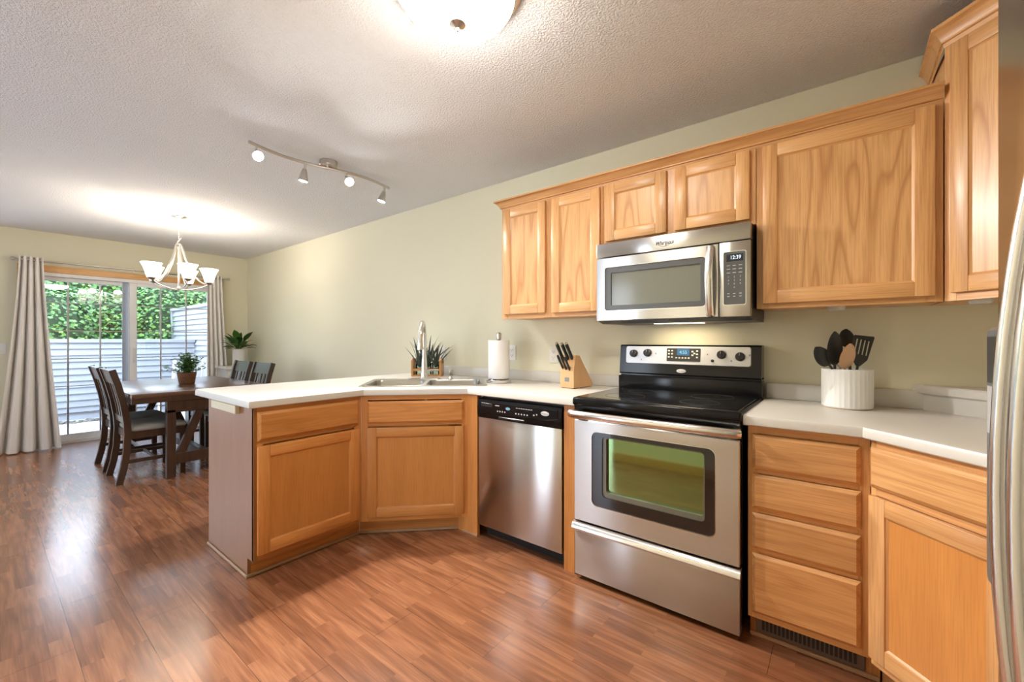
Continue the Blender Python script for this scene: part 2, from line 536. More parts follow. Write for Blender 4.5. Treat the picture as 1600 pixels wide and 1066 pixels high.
def thing(name, label, cat, loc=(0, 0, 0), rz=0.0, group=None):
    o = bpy.data.objects.new(name, None)
    COL.objects.link(o)
    o.empty_display_size = 0.05
    o.location = loc
    o.rotation_euler = (0, 0, rz)
    return tag(o, label, cat, group)

def struct(name, mb, mats, smooth=0, label=None):
    return tag(obj(name, mb, mats, None, smooth), label, None, None, 'structure')

def dup(root, loc, rz, label, group=None):
    r = root.copy(); COL.objects.link(r)
    r.location = loc; r.rotation_euler = (0, 0, rz); r['label'] = label
    if group: r['group'] = group
    for ch in list(root.children):
        c = ch.copy(); COL.objects.link(c); c.parent = r
        for g in ch.children:
            d = g.copy(); COL.objects.link(d); d.parent = c
    return r

def text(name, body, size, mat, parent, loc, rot, ext=0.0004, align='CENTER', shear=0.0, sx=1.0, bold=0.0):
    cu = bpy.data.curves.new('txt', 'FONT')
    cu.body = body; cu.size = size; cu.extrude = ext; cu.align_x = align; cu.align_y = 'CENTER'; cu.shear = shear; cu.offset = bold
    t = bpy.data.objects.new('txt', cu); COL.objects.link(t)
    dg = bpy.context.evaluated_depsgraph_get()
    me = bpy.data.meshes.new_from_object(t.evaluated_get(dg))
    bpy.data.objects.remove(t); bpy.data.curves.remove(cu)
    me.transform(Matrix.Diagonal((sx, 1, 1, 1)))
    me.materials.clear(); me.materials.append(mat)
    o = bpy.data.objects.new(name, me); COL.objects.link(o)
    o.parent = parent; o.location = loc; o.rotation_euler = rot
    return o

def lamp(kind, name, parent, loc, power, color, **kw):
    d = bpy.data.lights.new(name, kind)
    d.energy = power; d.color = color
    for k, v in kw.items():
        setattr(d, k, v)
    o = bpy.data.objects.new(name, d); COL.objects.link(o)
    o.parent = parent; o.location = loc
    return o

# ------------------------------------------------------------------ the room
XF, XR, YF, H = -6.073, 2.05, -5.2, 2.45
struct('floor', MB().box(XF - .15, XR + .15, YF - .15, .15, -.10, 0), M['floor'])
struct('ceiling', MB().box(XF - .15, XR + .15, YF - .15, .15, H, H + .12), M['ceil'])
struct('wall_back', MB().box(XF - .15, XR + .15, 0, .15, 0, H), M['wall'])
struct('wall_right', MB().box(XR, XR + .15, YF, 0, 0, H), M['wall'])
DY0, DY1, DZ = -2.215, -.405, 1.99      # sliding door opening
LW0, LW1 = -5.05, -2.85
struct('wall_left', MB().box(XF - .15, XF, YF, LW0, 0, H).box(XF - .15, XF, LW0, LW1, 0, .10).box(XF - .15, XF, LW0, LW1, 2.20, H).box(XF - .15, XF, LW1, DY0, 0, H).box(XF - .15, XF, DY1, 0, 0, H).box(XF - .15, XF, DY0, DY1, DZ, H), M['wall'])
# unseen windows added out of view to bring in fill daylight: a wide one and two narrow sidelights in the front wall, one in the left wall
WZ0, WZ1 = .10, 2.20
OPEN = [(-4.02, -3.90), (-3.62, -3.52), (-2.35, -.85)]
fw_, wf = MB(), MB()
x = XF - .15
for a, b in OPEN + [(XR + .15, None)]:
    fw_.box(x, a, YF - .15, YF, 0, H)
    if b is None:
        break
    fw_.box(a, b, YF - .15, YF, 0, WZ0).box(a, b, YF - .15, YF, WZ1, H)
    for p in (a, b - .03):
        wf.box(p, p + .03, YF - .1, YF - .04, WZ0, WZ1)
    x = b
wf.box(-1.62, -1.58, YF - .1, YF - .04, WZ0, WZ1)
struct('wall_front', fw_, M['wall'])
struct('fill_window_1', wf, M['white'])
w2 = MB()
for p in (LW0, (LW0 + LW1) / 2 - .02, LW1 - .04):
    w2.box(XF - .1, XF - .04, p, p + .04, WZ0, WZ1)
struct('fill_window_2', w2, M['white'])
struct('trim_1', MB().box(XF, XF + .02, DY0 - .065, DY1 + .065, DZ, 2.066, bev=.004).box(XF, XF + .02, DY0 - .065, DY0, 0, DZ, bev=.004).box(XF, XF + .02, DY1, DY1 + .065, 0, DZ, bev=.004), trim_wood, label='golden oak casing around the sliding glass door')
struct('baseboard_back', MB().box(XF + .02, -2.06, -.014, 0, 0, .085, bev=.003), trim_wood)
struct('wall_kitchen', MB().box(-.75, XR, -2.82, -2.70, 0, H), M['wall'])
struct('baseboard_kitchen', MB().box(-.75, XR - .01, -2.70, -2.686, 0, .085, bev=.003), trim_wood)
struct('baseboard_left', MB().box(XF, XF + .014, LW1, DY0 - .07, 0, .085, bev=.003), trim_wood)

# sliding door: outer frame, fixed left sash, sliding right sash
door = tag(bpy.data.objects.new('door_1', None), 'white sliding glass patio door with a grid of muntins', None, None, 'structure')
COL.objects.link(door); door.location = (XF, 0, 0)
f = MB()
f.box(-.13, 0.004, DY0, DY1, 1.95, DZ).box(-.13, .004, DY0, DY0 + .04, 0.0, 1.95).box(-.13, .004, DY1 - .04, DY1, 0.0, 1.95).box(-.13, .004, DY0, DY1, 0, .035)
obj('frame', f, M['vinyl'], door, 0)
def sash(y0, y1, x0, x1, stl, mst, cols, nm, mat_r):
    s = MB()
    s.box(x0, x1, y0, y0 + stl, .035, 1.95, bev=.003).box(x0, x1, y1 - stl, y1, .035, 1.95, mi=1, bev=.003)
    s.box(x0, x1, y0 + stl, y1 - stl, .035, .095, bev=.003).box(x0, x1, y0 + stl, y1 - stl, 1.905, 1.95, bev=.003)
    so = obj('sash', s, [M['vinyl'], mat_r], door, 30)
    g = MB().box((x0 + x1) / 2 - .003, (x0 + x1) / 2 + .003, y0 + stl - .004, y1 - stl + .004, .09, 1.91)
    obj('pane', g, M['pane'], so, 0)
    b = MB()
    xm = (x0 + x1) / 2
    for y in mst:
        b.box(xm - .010, xm - .004, y - .008, y + .008, .09, 1.91)
    for z in (.34, .664, .99, 1.325, 1.655):
        b.box(xm - .0095, xm - .0045, y0 + stl, y1 - stl, z - .005, z + .005)
    obj('muntin_grid', b, M['vinyl'], so, 0)
    return so
sash(DY0 + .03, -1.347, -.115, -.075, .058, (-1.884, -1.607), 3, 'l', M['stile_shade'])
sr = sash(-1.352, DY1 - .03, -.055, -.015, .075, (-1.03, -.754), 3, 'r', M['vinyl'])
hb = MB().box(-.014, .004, -1.318, -1.298, .92, 1.12, bev=.004).tube([(0, -1.308, .94), (.03, -1.308, .96), (.03, -1.308, 1.08), (0, -1.308, 1.10)], .008)
obj('handle', hb, M['vinyl'], sr)

# ------------------------------------------------------------------ outside
struct('ground', MB().box(-16, XF - .15, -9, 6, -.2, -.1), M['concrete'], label='pale concrete patio')
lt = MB()
rnd = random.Random(3)
for i in range(900):
    x, y, s = rnd.uniform(-8.66, -8.42), rnd.uniform(-5, 0), rnd.uniform(.012, .03)
    a = rnd.uniform(0, 3.14)
    lt.box(-s, s, -s * .5, s * .5, 0, s * .5, T=Matrix.Translation((x, y, -.098 + rnd.uniform(0, .02))) @ Matrix.Rotation(a, 4, 'Z') @ Matrix.Rotation(rnd.uniform(-.5, .5), 4, 'X'))
tag(obj('leaf_litter', lt, M['rubble'], None, 0), 'strip of dark leaf litter at the foot of the white fence', 'leaf litter', None, 'stuff')

def siding(a, b, z0, z1, step, side):
    """lap siding along the line a-b facing side (+1: left normal)"""
    mb = MB()
    a, b = Vector(a), Vector(b)
    d = (b - a).normalized(); n = Vector((-d.y, d.x)) * side
    z = z0
    while z < z1 - .01:
        zt = min(z + step, z1)
        p = [(a, .034, z), (b, .034, z), (b, .006, zt), (a, .006, zt), (a, 0, z), (b, 0, z), (b, 0, zt), (a, 0, zt)]
        vs = [(q.x + n.x * o, q.y + n.y * o, h) for q, o, h in p]
        mb.quads(vs, [(0, 1, 2, 3), (4, 7, 6, 5), (0, 4, 5, 1), (3, 2, 6, 7), (0, 3, 7, 4), (1, 5, 6, 2)])
        z = zt
    return mb
fen = thing('patio_fence', 'low white lap-sided fence with a flat cap behind the patio', 'fence', (-8.74, -4.6, -.1))
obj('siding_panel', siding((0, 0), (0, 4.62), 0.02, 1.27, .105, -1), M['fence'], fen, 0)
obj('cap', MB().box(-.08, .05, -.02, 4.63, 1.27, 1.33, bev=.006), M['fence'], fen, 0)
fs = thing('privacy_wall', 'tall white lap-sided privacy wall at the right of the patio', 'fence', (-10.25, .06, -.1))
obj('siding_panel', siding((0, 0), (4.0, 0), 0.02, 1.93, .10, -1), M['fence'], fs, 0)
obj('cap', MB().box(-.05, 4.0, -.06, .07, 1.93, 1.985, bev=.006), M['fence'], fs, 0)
obj('corner_post', MB().box(-.07, .05, -.05, .06, 0, 1.93, bev=.006), M['fence'], fs, 0)
# a patio chair beyond the glass
pc = thing('patio_chair', 'white slatted patio chair outside, behind the potted plant on the table', 'chair', (-7.35, -.50, -.1), R(100))
for sx in (-.22, .22):
    obj('leg', MB().tube([(sx, -.2, 0), (sx, -.22, .42), (sx, -.30, 1.0)], .02), M['vinyl'], pc)
    obj('leg', MB().tube([(sx, .22, 0), (sx, .2, .42)], .02), M['vinyl'], pc)
obj('seat', MB().box(-.25, .25, -.24, .24, .40, .43, bev=.008), M['vinyl'], pc)
bk = MB()
for i in range(5):
    bk.box(-.24 + i * .1, -.16 + i * .1, -.012, .012, .45, 1.0, T=Matrix.Translation((0, -.14, 0)) @ Matrix.Rotation(R(8), 4, 'X'))
obj('backrest', bk, M['vinyl'], pc, 0)

def leaf_cloud(centers, n, size, seed, up=.3):
    """many little two-triangle leaves on the skins of ellipsoids; returns bmesh holder with 3 material slots + inner bodies as slot 3"""
    rd = random.Random(seed)
    mb = MB()
    verts, faces, mats = [], [], []
    tot = sum(c[3] * c[4] for c in centers)
    for cx, cy, cz, rx, rz in centers:
        k = int(n * rx * rz / tot)
        for i in range(k):
            u = rd.uniform(-1, 1); t = rd.uniform(0, 6.283)
            s = math.sqrt(1 - u * u); q = rd.uniform(.86, 1.06)
            p = Vector((cx + rx * q * s * math.cos(t), cy + rx * q * s * math.sin(t), cz + rz * q * u))
            nn = Vector((s * math.cos(t) + rd.uniform(-.8, .8), s * math.sin(t) + rd.uniform(-.8, .8), u + up + rd.uniform(-.8, .8))).normalized()
            d = Vector((rd.uniform(-1, 1), rd.uniform(-1, 1), rd.uniform(-1, .3)))
            d = (d - nn * d.dot(nn)).normalized(); e = nn.cross(d)
            L = size * rd.uniform(.6, 1.3); w = L * .42
            b = len(verts)
            verts += [p, p + d * L * .5 + e * w, p + d * L, p + d * L * .5 - e * w]
            faces.append((b, b + 1, b + 2, b + 3)); mats.append(rd.choice((0, 0, 1, 1, 2)))
    me = bpy.data.meshes.new('tmp')
    me.from_pydata(verts, [], faces)
    for pz, mi in zip(me.polygons, mats):
        pz.material_index = mi
    mb.bm.from_mesh(me); bpy.data.meshes.remove(me)
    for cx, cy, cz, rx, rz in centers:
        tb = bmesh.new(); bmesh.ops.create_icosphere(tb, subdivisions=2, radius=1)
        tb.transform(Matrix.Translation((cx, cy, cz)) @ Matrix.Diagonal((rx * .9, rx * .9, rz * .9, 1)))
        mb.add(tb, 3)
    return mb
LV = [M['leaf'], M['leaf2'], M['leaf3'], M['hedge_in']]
rd = random.Random(11)
hc = []
for i in range(16):
    hc.append((-10.9 + rd.uniform(-.3, .3), -5.5 + i * .62, .9, rd.uniform(.75, .95), rd.uniform(1.3, 1.75)))
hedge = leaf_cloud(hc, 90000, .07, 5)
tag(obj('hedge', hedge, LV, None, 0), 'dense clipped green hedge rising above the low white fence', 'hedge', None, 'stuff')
tc2 = []
for i in range(12):
    tc2.append((-14.6 + rd.uniform(-.6, .6), -6.5 + i * .95, 2.2 + rd.uniform(-.3, .4), rd.uniform(1.0, 1.4), rd.uniform(1.0, 1.3)))
tag(obj('tree_foliage', leaf_cloud(tc2, 70000, .11, 9), LV, None, 0), 'leafy tree crowns growing behind the hedge', 'trees', None, 'stuff')

# ------------------------------------------------------------------ cabinet parts
def door_part(parent, x0, x1, z0, z1, yb, fw=.057, mats=(oak_v, oak_h, oak_p), name='door'):
    t = .019; yf = yb - t
    b = MB()
    b.box(x0, x0 + fw, yf, yb, z0, z1, 0, .004, 2).box(x1 - fw, x1, yf, yb, z0, z1, 0, .004, 2)
    b.box(x0 + fw - .001, x1 - fw + .001, yf, yb, z1 - fw, z1, 1, .004, 2).box(x0 + fw - .001, x1 - fw + .001, yf, yb, z0, z0 + fw, 1, .004, 2)
    a0, a1, c0, c1 = x0 + fw - .004, x1 - fw + .004, z0 + fw - .004, z1 - fw + .004
    k, yp, yi = .011, yf + .009, yf + .0015
    o = [(a0, yi, c0), (a1, yi, c0), (a1, yi, c1), (a0, yi, c1)]
    i = [(a0 + k, yp, c0 + k), (a1 - k, yp, c0 + k), (a1 - k, yp, c1 - k), (a0 + k, yp, c1 - k)]
    b.quads(o + i, [(0, 1, 5, 4), (2, 3, 7, 6)], 1)
    b.quads(o + i, [(1, 2, 6, 5), (3, 0, 4, 7)], 0)
    d = obj(name, b, mats[:2], parent, 30)
    obj('panel', MB().box(a0 + .004, a1 - .004, yp, yb - .001, c0 + .004, c1 - .004), mats[2], d, 0)
    return d

def drawer_part(parent, x0, x1, z0, z1, yb, mat=oak_h, name='drawer'):
    t = .019
    b = MB()
    k = .013
    yf = yb - t
    ym = yb - t * .45
    lo = [[(x0, yb, z0), (x1, yb, z0), (x1, yb, z1), (x0, yb, z1)], [(x0, ym, z0), (x1, ym, z0), (x1, ym, z1), (x0, ym, z1)],
          [(x0 + k, yf, z0 + k), (x1 - k, yf, z0 + k), (x1 - k, yf, z1 - k), (x0 + k, yf, z1 - k)]]
    b.rings(lo)
    return obj(name, b, mat, parent, 20)

def face_frame(parent, x0, x1, z0, z1, y, stiles, rails, mats=(oak_v, oak_h)):
    b = MB()
    for a, c in stiles:
        b.box(a, c, y, y + .019, z0, z1, 0, .0015)
    for a, c in rails:
        b.box(x0 + .01, x1 - .01, y + .0006, y + .018, a, c, 1)
    return obj('face_frame', b, mats, parent, 0)

# ---- upper cabinets along the back wall
UZ0, UZ1, UD = 1.3563, 2.108, .32
u1 = thing('wall_cabinet', 'oak wall cabinet with two tall narrow doors, left of the microwave', 'cabinet', (-.752, 0, UZ0))
w, h = .750, UZ1 - UZ0
obj('carcass', MB().box(.001, w - .001, -UD + .019, -.002, 0.006, h, 0), oak_v, u1, 0)
face_frame(u1, 0, w, 0, h, -UD, [(0, .05), (.345, .425), (w - .05, w)], [(0, .04), (h - .05, h)])
door_part(u1, .026, .362, .030, .735, -UD)
door_part(u1, .410, .737, .026, .735, -UD)
u2 = thing('wall_cabinet', 'short oak wall cabinet with two small doors, directly above the microwave', 'cabinet', (0, 0, 1.748))
w, h = .766, UZ1 - 1.748
obj('carcass', MB().box(.001, w - .001, -UD + .019, -.002, 0.004, h), oak_v, u2, 0)
face_frame(u2, 0, w, 0, h, -UD, [(0, .05), (.345, .425), (w - .05, w)], [(0, .035), (h - .05, h)])
door_part(u2, .020, .362, .024, .346, -UD)
door_part(u2, .405, .742, .024, .346, -UD)
u3 = thing('wall_cabinet', 'oak wall cabinet with one wide door, right of the microwave above the utensil crock', 'cabinet', (.768, 0, UZ0))
w, h = 1.374 - .768, UZ1 - UZ0
obj('carcass', MB().box(.001, w - .001, -UD + .019, -.002, 0.006, h), oak_v, u3, 0)
face_frame(u3, 0, w, 0, h, -UD, [(0, .05), (w - .05, w)], [(0, .04), (h - .05, h)])
door_part(u3, .026, .583, .022, .735, -UD)
obj('puck_light', MB().lathe([(0, -.012), (.028, -.012), (.033, 0), (.033, .008), (0, .008)], (.29, -.20, 0)), M['puck'], u3)
cp = [(0, 0), (.004, .012), (.012, .014), (.012, .020), (.030, .040), (.044, .050), (.052, .052), (.052, .062), (0, .062)]
def crown(path, z, k=1.0):
    return MB().sweep(path, [(d * k * .82, z + q * k) for d, q in cp])
obj_c = crown([(-.752, -.002), (-.752, -UD - .001), (1.373, -UD - .001)], UZ1 - .012)
# the sweep offsets to the right of travel: travel towards the camera first, then along +x
tag(obj('crown_molding', crown([(1.373, -UD - .001), (-.753, -UD - .001), (-.753, -.002)][::-1], UZ1 - .012), oak_h, None, 30), 'long oak crown molding topping the wall cabinets over the range', 'molding')
obj_c.bm.free()

# ---- diagonal corner wall cabinet
cpoly = [(1.376, -.002), (1.376, -.32), (1.728, -.672), (2.046, -.672), (2.046, -.002)]
uc = thing('corner_wall_cabinet', 'taller diagonal oak corner cabinet with its own crown, beside the fridge', 'cabinet', (1.376, -.32, UZ0), R(-45))
def to_local(t, pts):
    Mi = (Matrix.Translation(t.location) @ Matrix.Rotation(t.rotation_euler.z, 4, 'Z')).inverted()
    return [tuple((Mi @ Vector((p[0], p[1], 0)))[:2]) for p in pts]
wc = math.hypot(.352, .352); hc_ = 2.315 - UZ0
obj('carcass', MB().prism([(p[0], p[1] + .0195) if i in (1, 2) else p for i, p in enumerate(to_local(uc, cpoly))], .004, hc_), oak_v, uc, 0)
face_frame(uc, 0, wc, 0, hc_, 0, [(0, .04), (wc - .04, wc)], [(0, .035), (hc_ - .05, hc_)])
door_part(uc, .030, wc - .030, .028, hc_ - .028, 0)
cc = MB().sweep(to_local(uc, [(1.375, -.002), (1.375, -.3205), (1.728, -.6735), (2.046, -.6735)]), [(d * .68, hc_ - .020 + q * 1.25) for d, q in cp])
obj('crown', cc, oak_h, uc, 30)
obj('puck_light', MB().lathe([(0, -.012), (.028, -.012), (.033, 0), (.033, .008), (0, .008)], (*to_local(uc, [(1.47, -.31)])[0], 0)), M['puck'], uc)

# ---- base cabinets
BT, BF = .874, -.61
bm_ = (boak_v, boak_h, boak_p)
pen = thing('base_cabinet', 'peninsula base cabinet with brown end panel, one drawer over one oak door', 'cabinet', (-1.89, -1.69, 0), R(90))
# local: x = world y + 1.69, -y = world x + 1.89
pd, pw = 1.89 - 1.232, 1.69 - 1.092
obj('carcass', MB().box(.016, pw, -pd + .02, -.016, .10, BT - .004).box(.016, pw, -.016, 0, 0, BT - .004), boak_v, pen, 0)
obj('end_panel', MB().prism([(0, 0), (.016, 0), (.016, -pd), (0, -pd)], .10, BT - .003).prism([(0, 0), (.016, 0), (.016, -pd + .075), (0, -pd + .075)], 0, .10), end_panel_m, pen, 0)
face_frame(pen, 0, pw, .10, BT, -pd, [(.0, .045), (pw - .045, pw)], [(.10, .14), (.685, .72), (.845, BT)], (boak_v, boak_h))
drawer_part(pen, .017, pw - .022, .704, .850, -pd, boak_h)
door_part(pen, .015, pw - .022, .130, .678, -pd, mats=bm_)
obj('toe_kick', MB().box(.016, pw + .034, -pd + .075, -pd + .09, 0, .10), boak_h, pen, 0)
obj('shoe_molding', MB().box(-.010, 0, -pd + .066, .0, 0, .016, bev=.003).box(-.010, pw + .034, -pd + .063, -pd + .075, 0, .016, bev=.003), M['shoe'], pen, 0)

sk = thing('base_cabinet', 'diagonal sink base cabinet, false drawer over a single oak door', 'cabinet', (-1.232, -1.092, 0), R(45))
sw = math.hypot(.462, .462)
obj('carcass', MB().prism(to_local(sk, [(-1.225, -1.065), (-.868, -.708), (-.868, -.30), (-1.225, -.30)]), .10, .70), boak_v, sk, 0)
face_frame(sk, 0, sw, .10, BT, 0, [(0, .04), (sw - .045, sw - .002)], [(.10, .14), (.685, .72), (.845, BT)], (boak_v, boak_h))
drawer_part(sk, .038, sw - .030, .702, .838, 0, boak_h, 'false_drawer')
door_part(sk, .038, sw - .030, .128, .678, 0, mats=bm_)
obj('toe_kick', MB().box(-.026, sw - .040, .075, .088, 0, .10), boak_h, sk, 0)
obj('shoe_molding', MB().box(-.026, sw - .040, .063, .075, 0, .016, bev=.003), M['shoe'], sk, 0)

fl = thing('filler_panel', 'narrow full-height oak filler panel left of the dishwasher', 'panel', (-.86, -.612, 0))
obj('board', MB().box(0, .168, -.022, 0, 0.0, BT - .004), boak_v, fl, 0)
obj('shoe_molding', MB().box(.045, .172, -.030, -.022, 0, .014, bev=.003), M['shoe'], fl, 0)
f2 = tag(obj('filler_panel', MB().box(-.077, -.012, -.625, -.05, 0, BT - .004, bev=.001), boak_v, None, 0), 'narrow oak filler panel between the dishwasher and the range', 'panel')

dr = thing('base_cabinet', 'oak base cabinet with a stack of four drawers, right of the range', 'cabinet', (.779, 0, 0))
w = 1.157 - .779
obj('carcass', MB().box(.002, w - .002, BF + .02, -.01, .10, BT - .004), oak_v, dr, 0)
face_frame(dr, 0, w, .10, BT, BF, [(0, .035), (w - .035, w)], [(.10, .135), (.84, BT), (.682, .700), (.525, .543), (.364, .382)])
for z0, z1 in ((.700, .838), (.543, .680), (.383, .524), (.126, .363)):
    drawer_part(dr, .016, .352, z0, z1, BF)
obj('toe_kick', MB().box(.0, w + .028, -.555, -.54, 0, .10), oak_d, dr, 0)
obj('shoe_molding', MB().box(.0, w + .028, -.567, -.555, 0, .016, bev=.003), M['shoe'], dr, 0)
vg = thing('floor_register', 'low brown metal register grille in the toe kick under the four drawers', 'vent', (.800, -.5555, .018))
obj('plate', MB().box(0, .345, -.006, 0, 0, .078, bev=.002), M['grille'], vg, 0)
sl = MB()
for i in range(22):
    sl.box(.022 + i * .0138, .031 + i * .0138, -.0072, -.0055, .016, .062)
obj('slots', sl, M['black2'], vg, 0)

cb = thing('base_cabinet', 'diagonal oak corner base cabinet, wide drawer over a large door, by the fridge', 'cabinet', (1.157, -.632, 0), R(-45))
cw = math.hypot(1.44 - 1.157, 1.44 - 1.157)
obj('carcass', MB().prism(to_local(cb, [(1.162, -.60), (1.45, -.888), (1.9, -.888), (1.9, -.2), (1.162, -.2)]), .10, BT - .004), oak_v, cb, 0)
face_frame(cb, 0, cw, .10, BT, 0, [(0, .02), (cw - .02, cw)], [(.10, .135), (.684, .712), (.845, BT)])
drawer_part(cb, .007, cw - .007, .712, .846, -.001)
door_part(cb, .007, cw - .007, .130, .684, -.001, mats=(oak_v, oak_h, boak_p))
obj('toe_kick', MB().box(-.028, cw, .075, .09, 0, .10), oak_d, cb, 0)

# ------------------------------------------------------------------ countertops
CT = .914
cprof = [(-.004, CT - .040), (0, CT - .036), (0, CT - .012), (-.0035, CT - .0035), (-.012, CT)]
def counter(poly, bull, holes=None):
    """poly listed counter-clockwise; bull: indices of edges (i -> i+1) with rolled front"""
    loops = []
    for d, z in cprof:
        # offset only the rolled edges: per-edge half-planes
        k = len(poly); P = [Vector(p) for p in poly]
        ln = []
        for i in range(k):
            a, b = P[i], P[(i + 1) % k]
            e = (b - a).normalized(); n = Vector((e.y, -e.x))
            q = a + n * (d if i in bull else 0)
            ln.append((q, e))
        lp = []
        for i in range(k):
            (q1, e1), (q2, e2) = ln[i - 1], ln[i]
            den = e1.x * e2.y - e1.y * e2.x
            t = ((q2.x - q1.x) * e2.y - (q2.y - q1.y) * e2.x) / den
            lp.append((q1.x + e1.x * t, q1.y + e1.y * t, z))
        loops.append(lp)
    return MB().rings(loops, holes=holes)
SC = Vector((-1.215, -.592))      # sink centre
ex, ey = Vector((.7071, .7071)), Vector((-.7071, .7071))
def sk2w(x, y):
    p = SC + ex * x + ey * y
    return (p.x, p.y)
hole = [sk2w(-.385, -.225), sk2w(.385, -.225), sk2w(.385, .245), sk2w(-.385, .245)]
lp = [(-.763, -.648), (-.002, -.648), (-.002, -.001), (-2.04, -.001), (-2.04, -1.718), (-1.207, -1.718), (-1.207, -1.092)]
cl = thing('countertop', 'long cream laminate countertop running from the range round the sink to the peninsula', 'countertop')
obj('worktop', counter(lp, {0, 6, 5, 4, 3}, [hole]), M['counter'], cl, 30)
obj('backsplash', MB().box(-1.681, -.002, -.020, -.001, CT, .990, bev=.005, seg=2), M['counter'], cl, 30)
crp = [(.768, -.001), (.768, -.648), (1.1346, -.648), (1.402, -.915), (1.402, -1.52), (2.048, -1.52), (2.048, -.001)]
cr_ = thing('countertop', 'shorter cream laminate countertop right of the range, turning the corner to the fridge', 'countertop')
obj('worktop', counter(crp, {1, 2, 3}), M['counter'], cr_, 30)
obj('backsplash', MB().box(.768, 1.362, -.020, -.001, CT, .994, bev=.005, seg=2), M['counter'], cr_, 30)
obj('corner_riser', MB().prism([(1.336, -.003), (2.046, -.713), (2.046, -.003)], CT, .985), M['counter'], cr_, 0)
obj('corner_ledge', MB().rings([[(x, y, z) for x, y in p] for p, z in (([(1.318, -.002), (2.047, -.731), (2.047, -.002)], .985), ([(1.318, -.002), (2.047, -.731), (2.047, -.002)], 1.014), ([(1.326, -.002), (2.047, -.723), (2.047, -.002)], 1.020))]), M['counter'], cr_, 0)
# a base for the hidden stretch of the right run
rb = thing('base_cabinet', 'narrow oak base cabinet between the diagonal corner unit and the fridge', 'cabinet', (1.44, -.935, 0), R(-90))
obj('carcass', MB().box(.004, .575, .02, .58, .10, BT - .004), oak_v, rb, 0)
face_frame(rb, 0, .58, .10, BT, 0, [(0, .04), (.54, .58)], [(.10, .135), (.684, .712), (.845, BT)])
drawer_part(rb, .02, .56, .712, .846, 0)
door_part(rb, .02, .56, .130, .684, 0)
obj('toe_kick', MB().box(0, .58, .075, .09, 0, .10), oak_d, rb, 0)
tag(obj('support_block', MB().box(-1.76, -1.40, -1.716, -1.691, .828, .872, bev=.003), M['bracket'], None, 0), 'cream block bracing the countertop overhang at the peninsula end panel', 'bracket')

# ------------------------------------------------------------------ sink and faucet
sink = thing('sink', 'stainless steel double-bowl drop-in sink set in the corner countertop', 'sink', (SC.x, SC.y, CT), R(45))
def rrect(x0, x1, y0, y1, r, n=5):
    pts = []
    for cx, cy, a0 in ((x1 - r, y1 - r, 0), (x0 + r, y1 - r, 90), (x0 + r, y0 + r, 180), (x1 - r, y0 + r, 270)):
        for i in range(n + 1):
            a = R(a0 + 90 * i / n)
            pts.append((cx + r * math.cos(a), cy + r * math.sin(a)))
    return pts
rim_o = rrect(-.41, .41, -.25, .27, .03)
b1, b2 = rrect(-.375, -.012, -.215, .165, .05), rrect(.012, .375, -.215, .165, .05)
obj('rim', MB().rings([[(x, y, .0005) for x, y in rim_o], [(x * .998, y * .998, .006) for x, y in rim_o]], holes=[b1, b2]), M['steel'], sink, 30)
for b in (b1, b2):
    cx = sum(p[0] for p in b) / len(b); cy = sum(p[1] for p in b) / len(b)
    sc = lambda k, z: [(cx + (x - cx) * k, cy + (y - cy) * k, z) for x, y in b]
    bo = obj('bowl', MB().rings([sc(1.0, .0055), sc(.97, -.01), sc(.95, -.13), sc(.86, -.165), sc(.86, -.168), sc(.97, -.133), sc(1.012, -.01), sc(1.012, .0)], cap0=False, cap1=False).rings([sc(.86, -.165), sc(.2, -.17)], cap0=False), M['sinksteel'], sink, 40)
    obj('drain', MB().lathe([(.045, -.164), (.04, -.160), (.02, -.166), (0, -.166)], (cx, cy, 0)), M['chrome'], bo)
fc = thing('faucet', 'satin chrome pull-down gooseneck faucet with side lever behind the sink', 'faucet', (-1.384 + .0, -.472, CT + .0065), R(45))
obj('base_plate', MB().rings([[(x, y, 0) for x, y in rrect(-.125, .125, -.03, .03, .028)], [(x * .96, y * .92, .008) for x, y in rrect(-.125, .125, -.03, .03, .028)]]), M['chrome'], fc)
obj('body', MB().lathe([(.030, .006), (.026, .02), (.022, .06), (.0205, .12), (.017, .16), (.0, .16)]), M['chrome'], fc)
arc = [(0, 0, .14), (0, 0, .28)]
for i in range(1, 13):
    a = math.pi * i / 13
    arc.append((-.004 * (1 - math.cos(a)), -.095 * (1 - math.cos(a)), .30 + .12 * math.sin(a)))
obj('spout', MB().tube(arc, [.0165] * 2 + [.0155] * 12), M['chrome'], fc)
obj('spray_head', MB().tube([(-.008, -.188, .335), (-.009, -.192, .30), (-.010, -.196, .255), (-.010, -.197, .225)], [.0165, .018, .021, .0225]), M['chrome'], fc)
lv = obj('lever', MB().tube([(.015, 0, .062), (.05, -.004, .066), (.105, -.008, .070)], [.013, .012, .008], flat=(.7, 1)), M['chrome'], fc)
sd = thing('soap_dispenser', 'small metal soap dispenser pump right of the faucet', 'soap dispenser', (-1.228, -.350, CT + .0065), R(45))
obj('collar', MB().lathe([(.022, 0), (.020, .008), (.010, .016), (.009, .03), (0, .03)]), M['nickel'], sd)
obj('pump_head', MB().lathe([(.010, .028), (.014, .034), (.016, .065), (.013, .074), (0, .076)]).tube([(0, 0, .068), (0, -.03, .070), (0, -.045, .062)], .006), M['nickel'], sd)

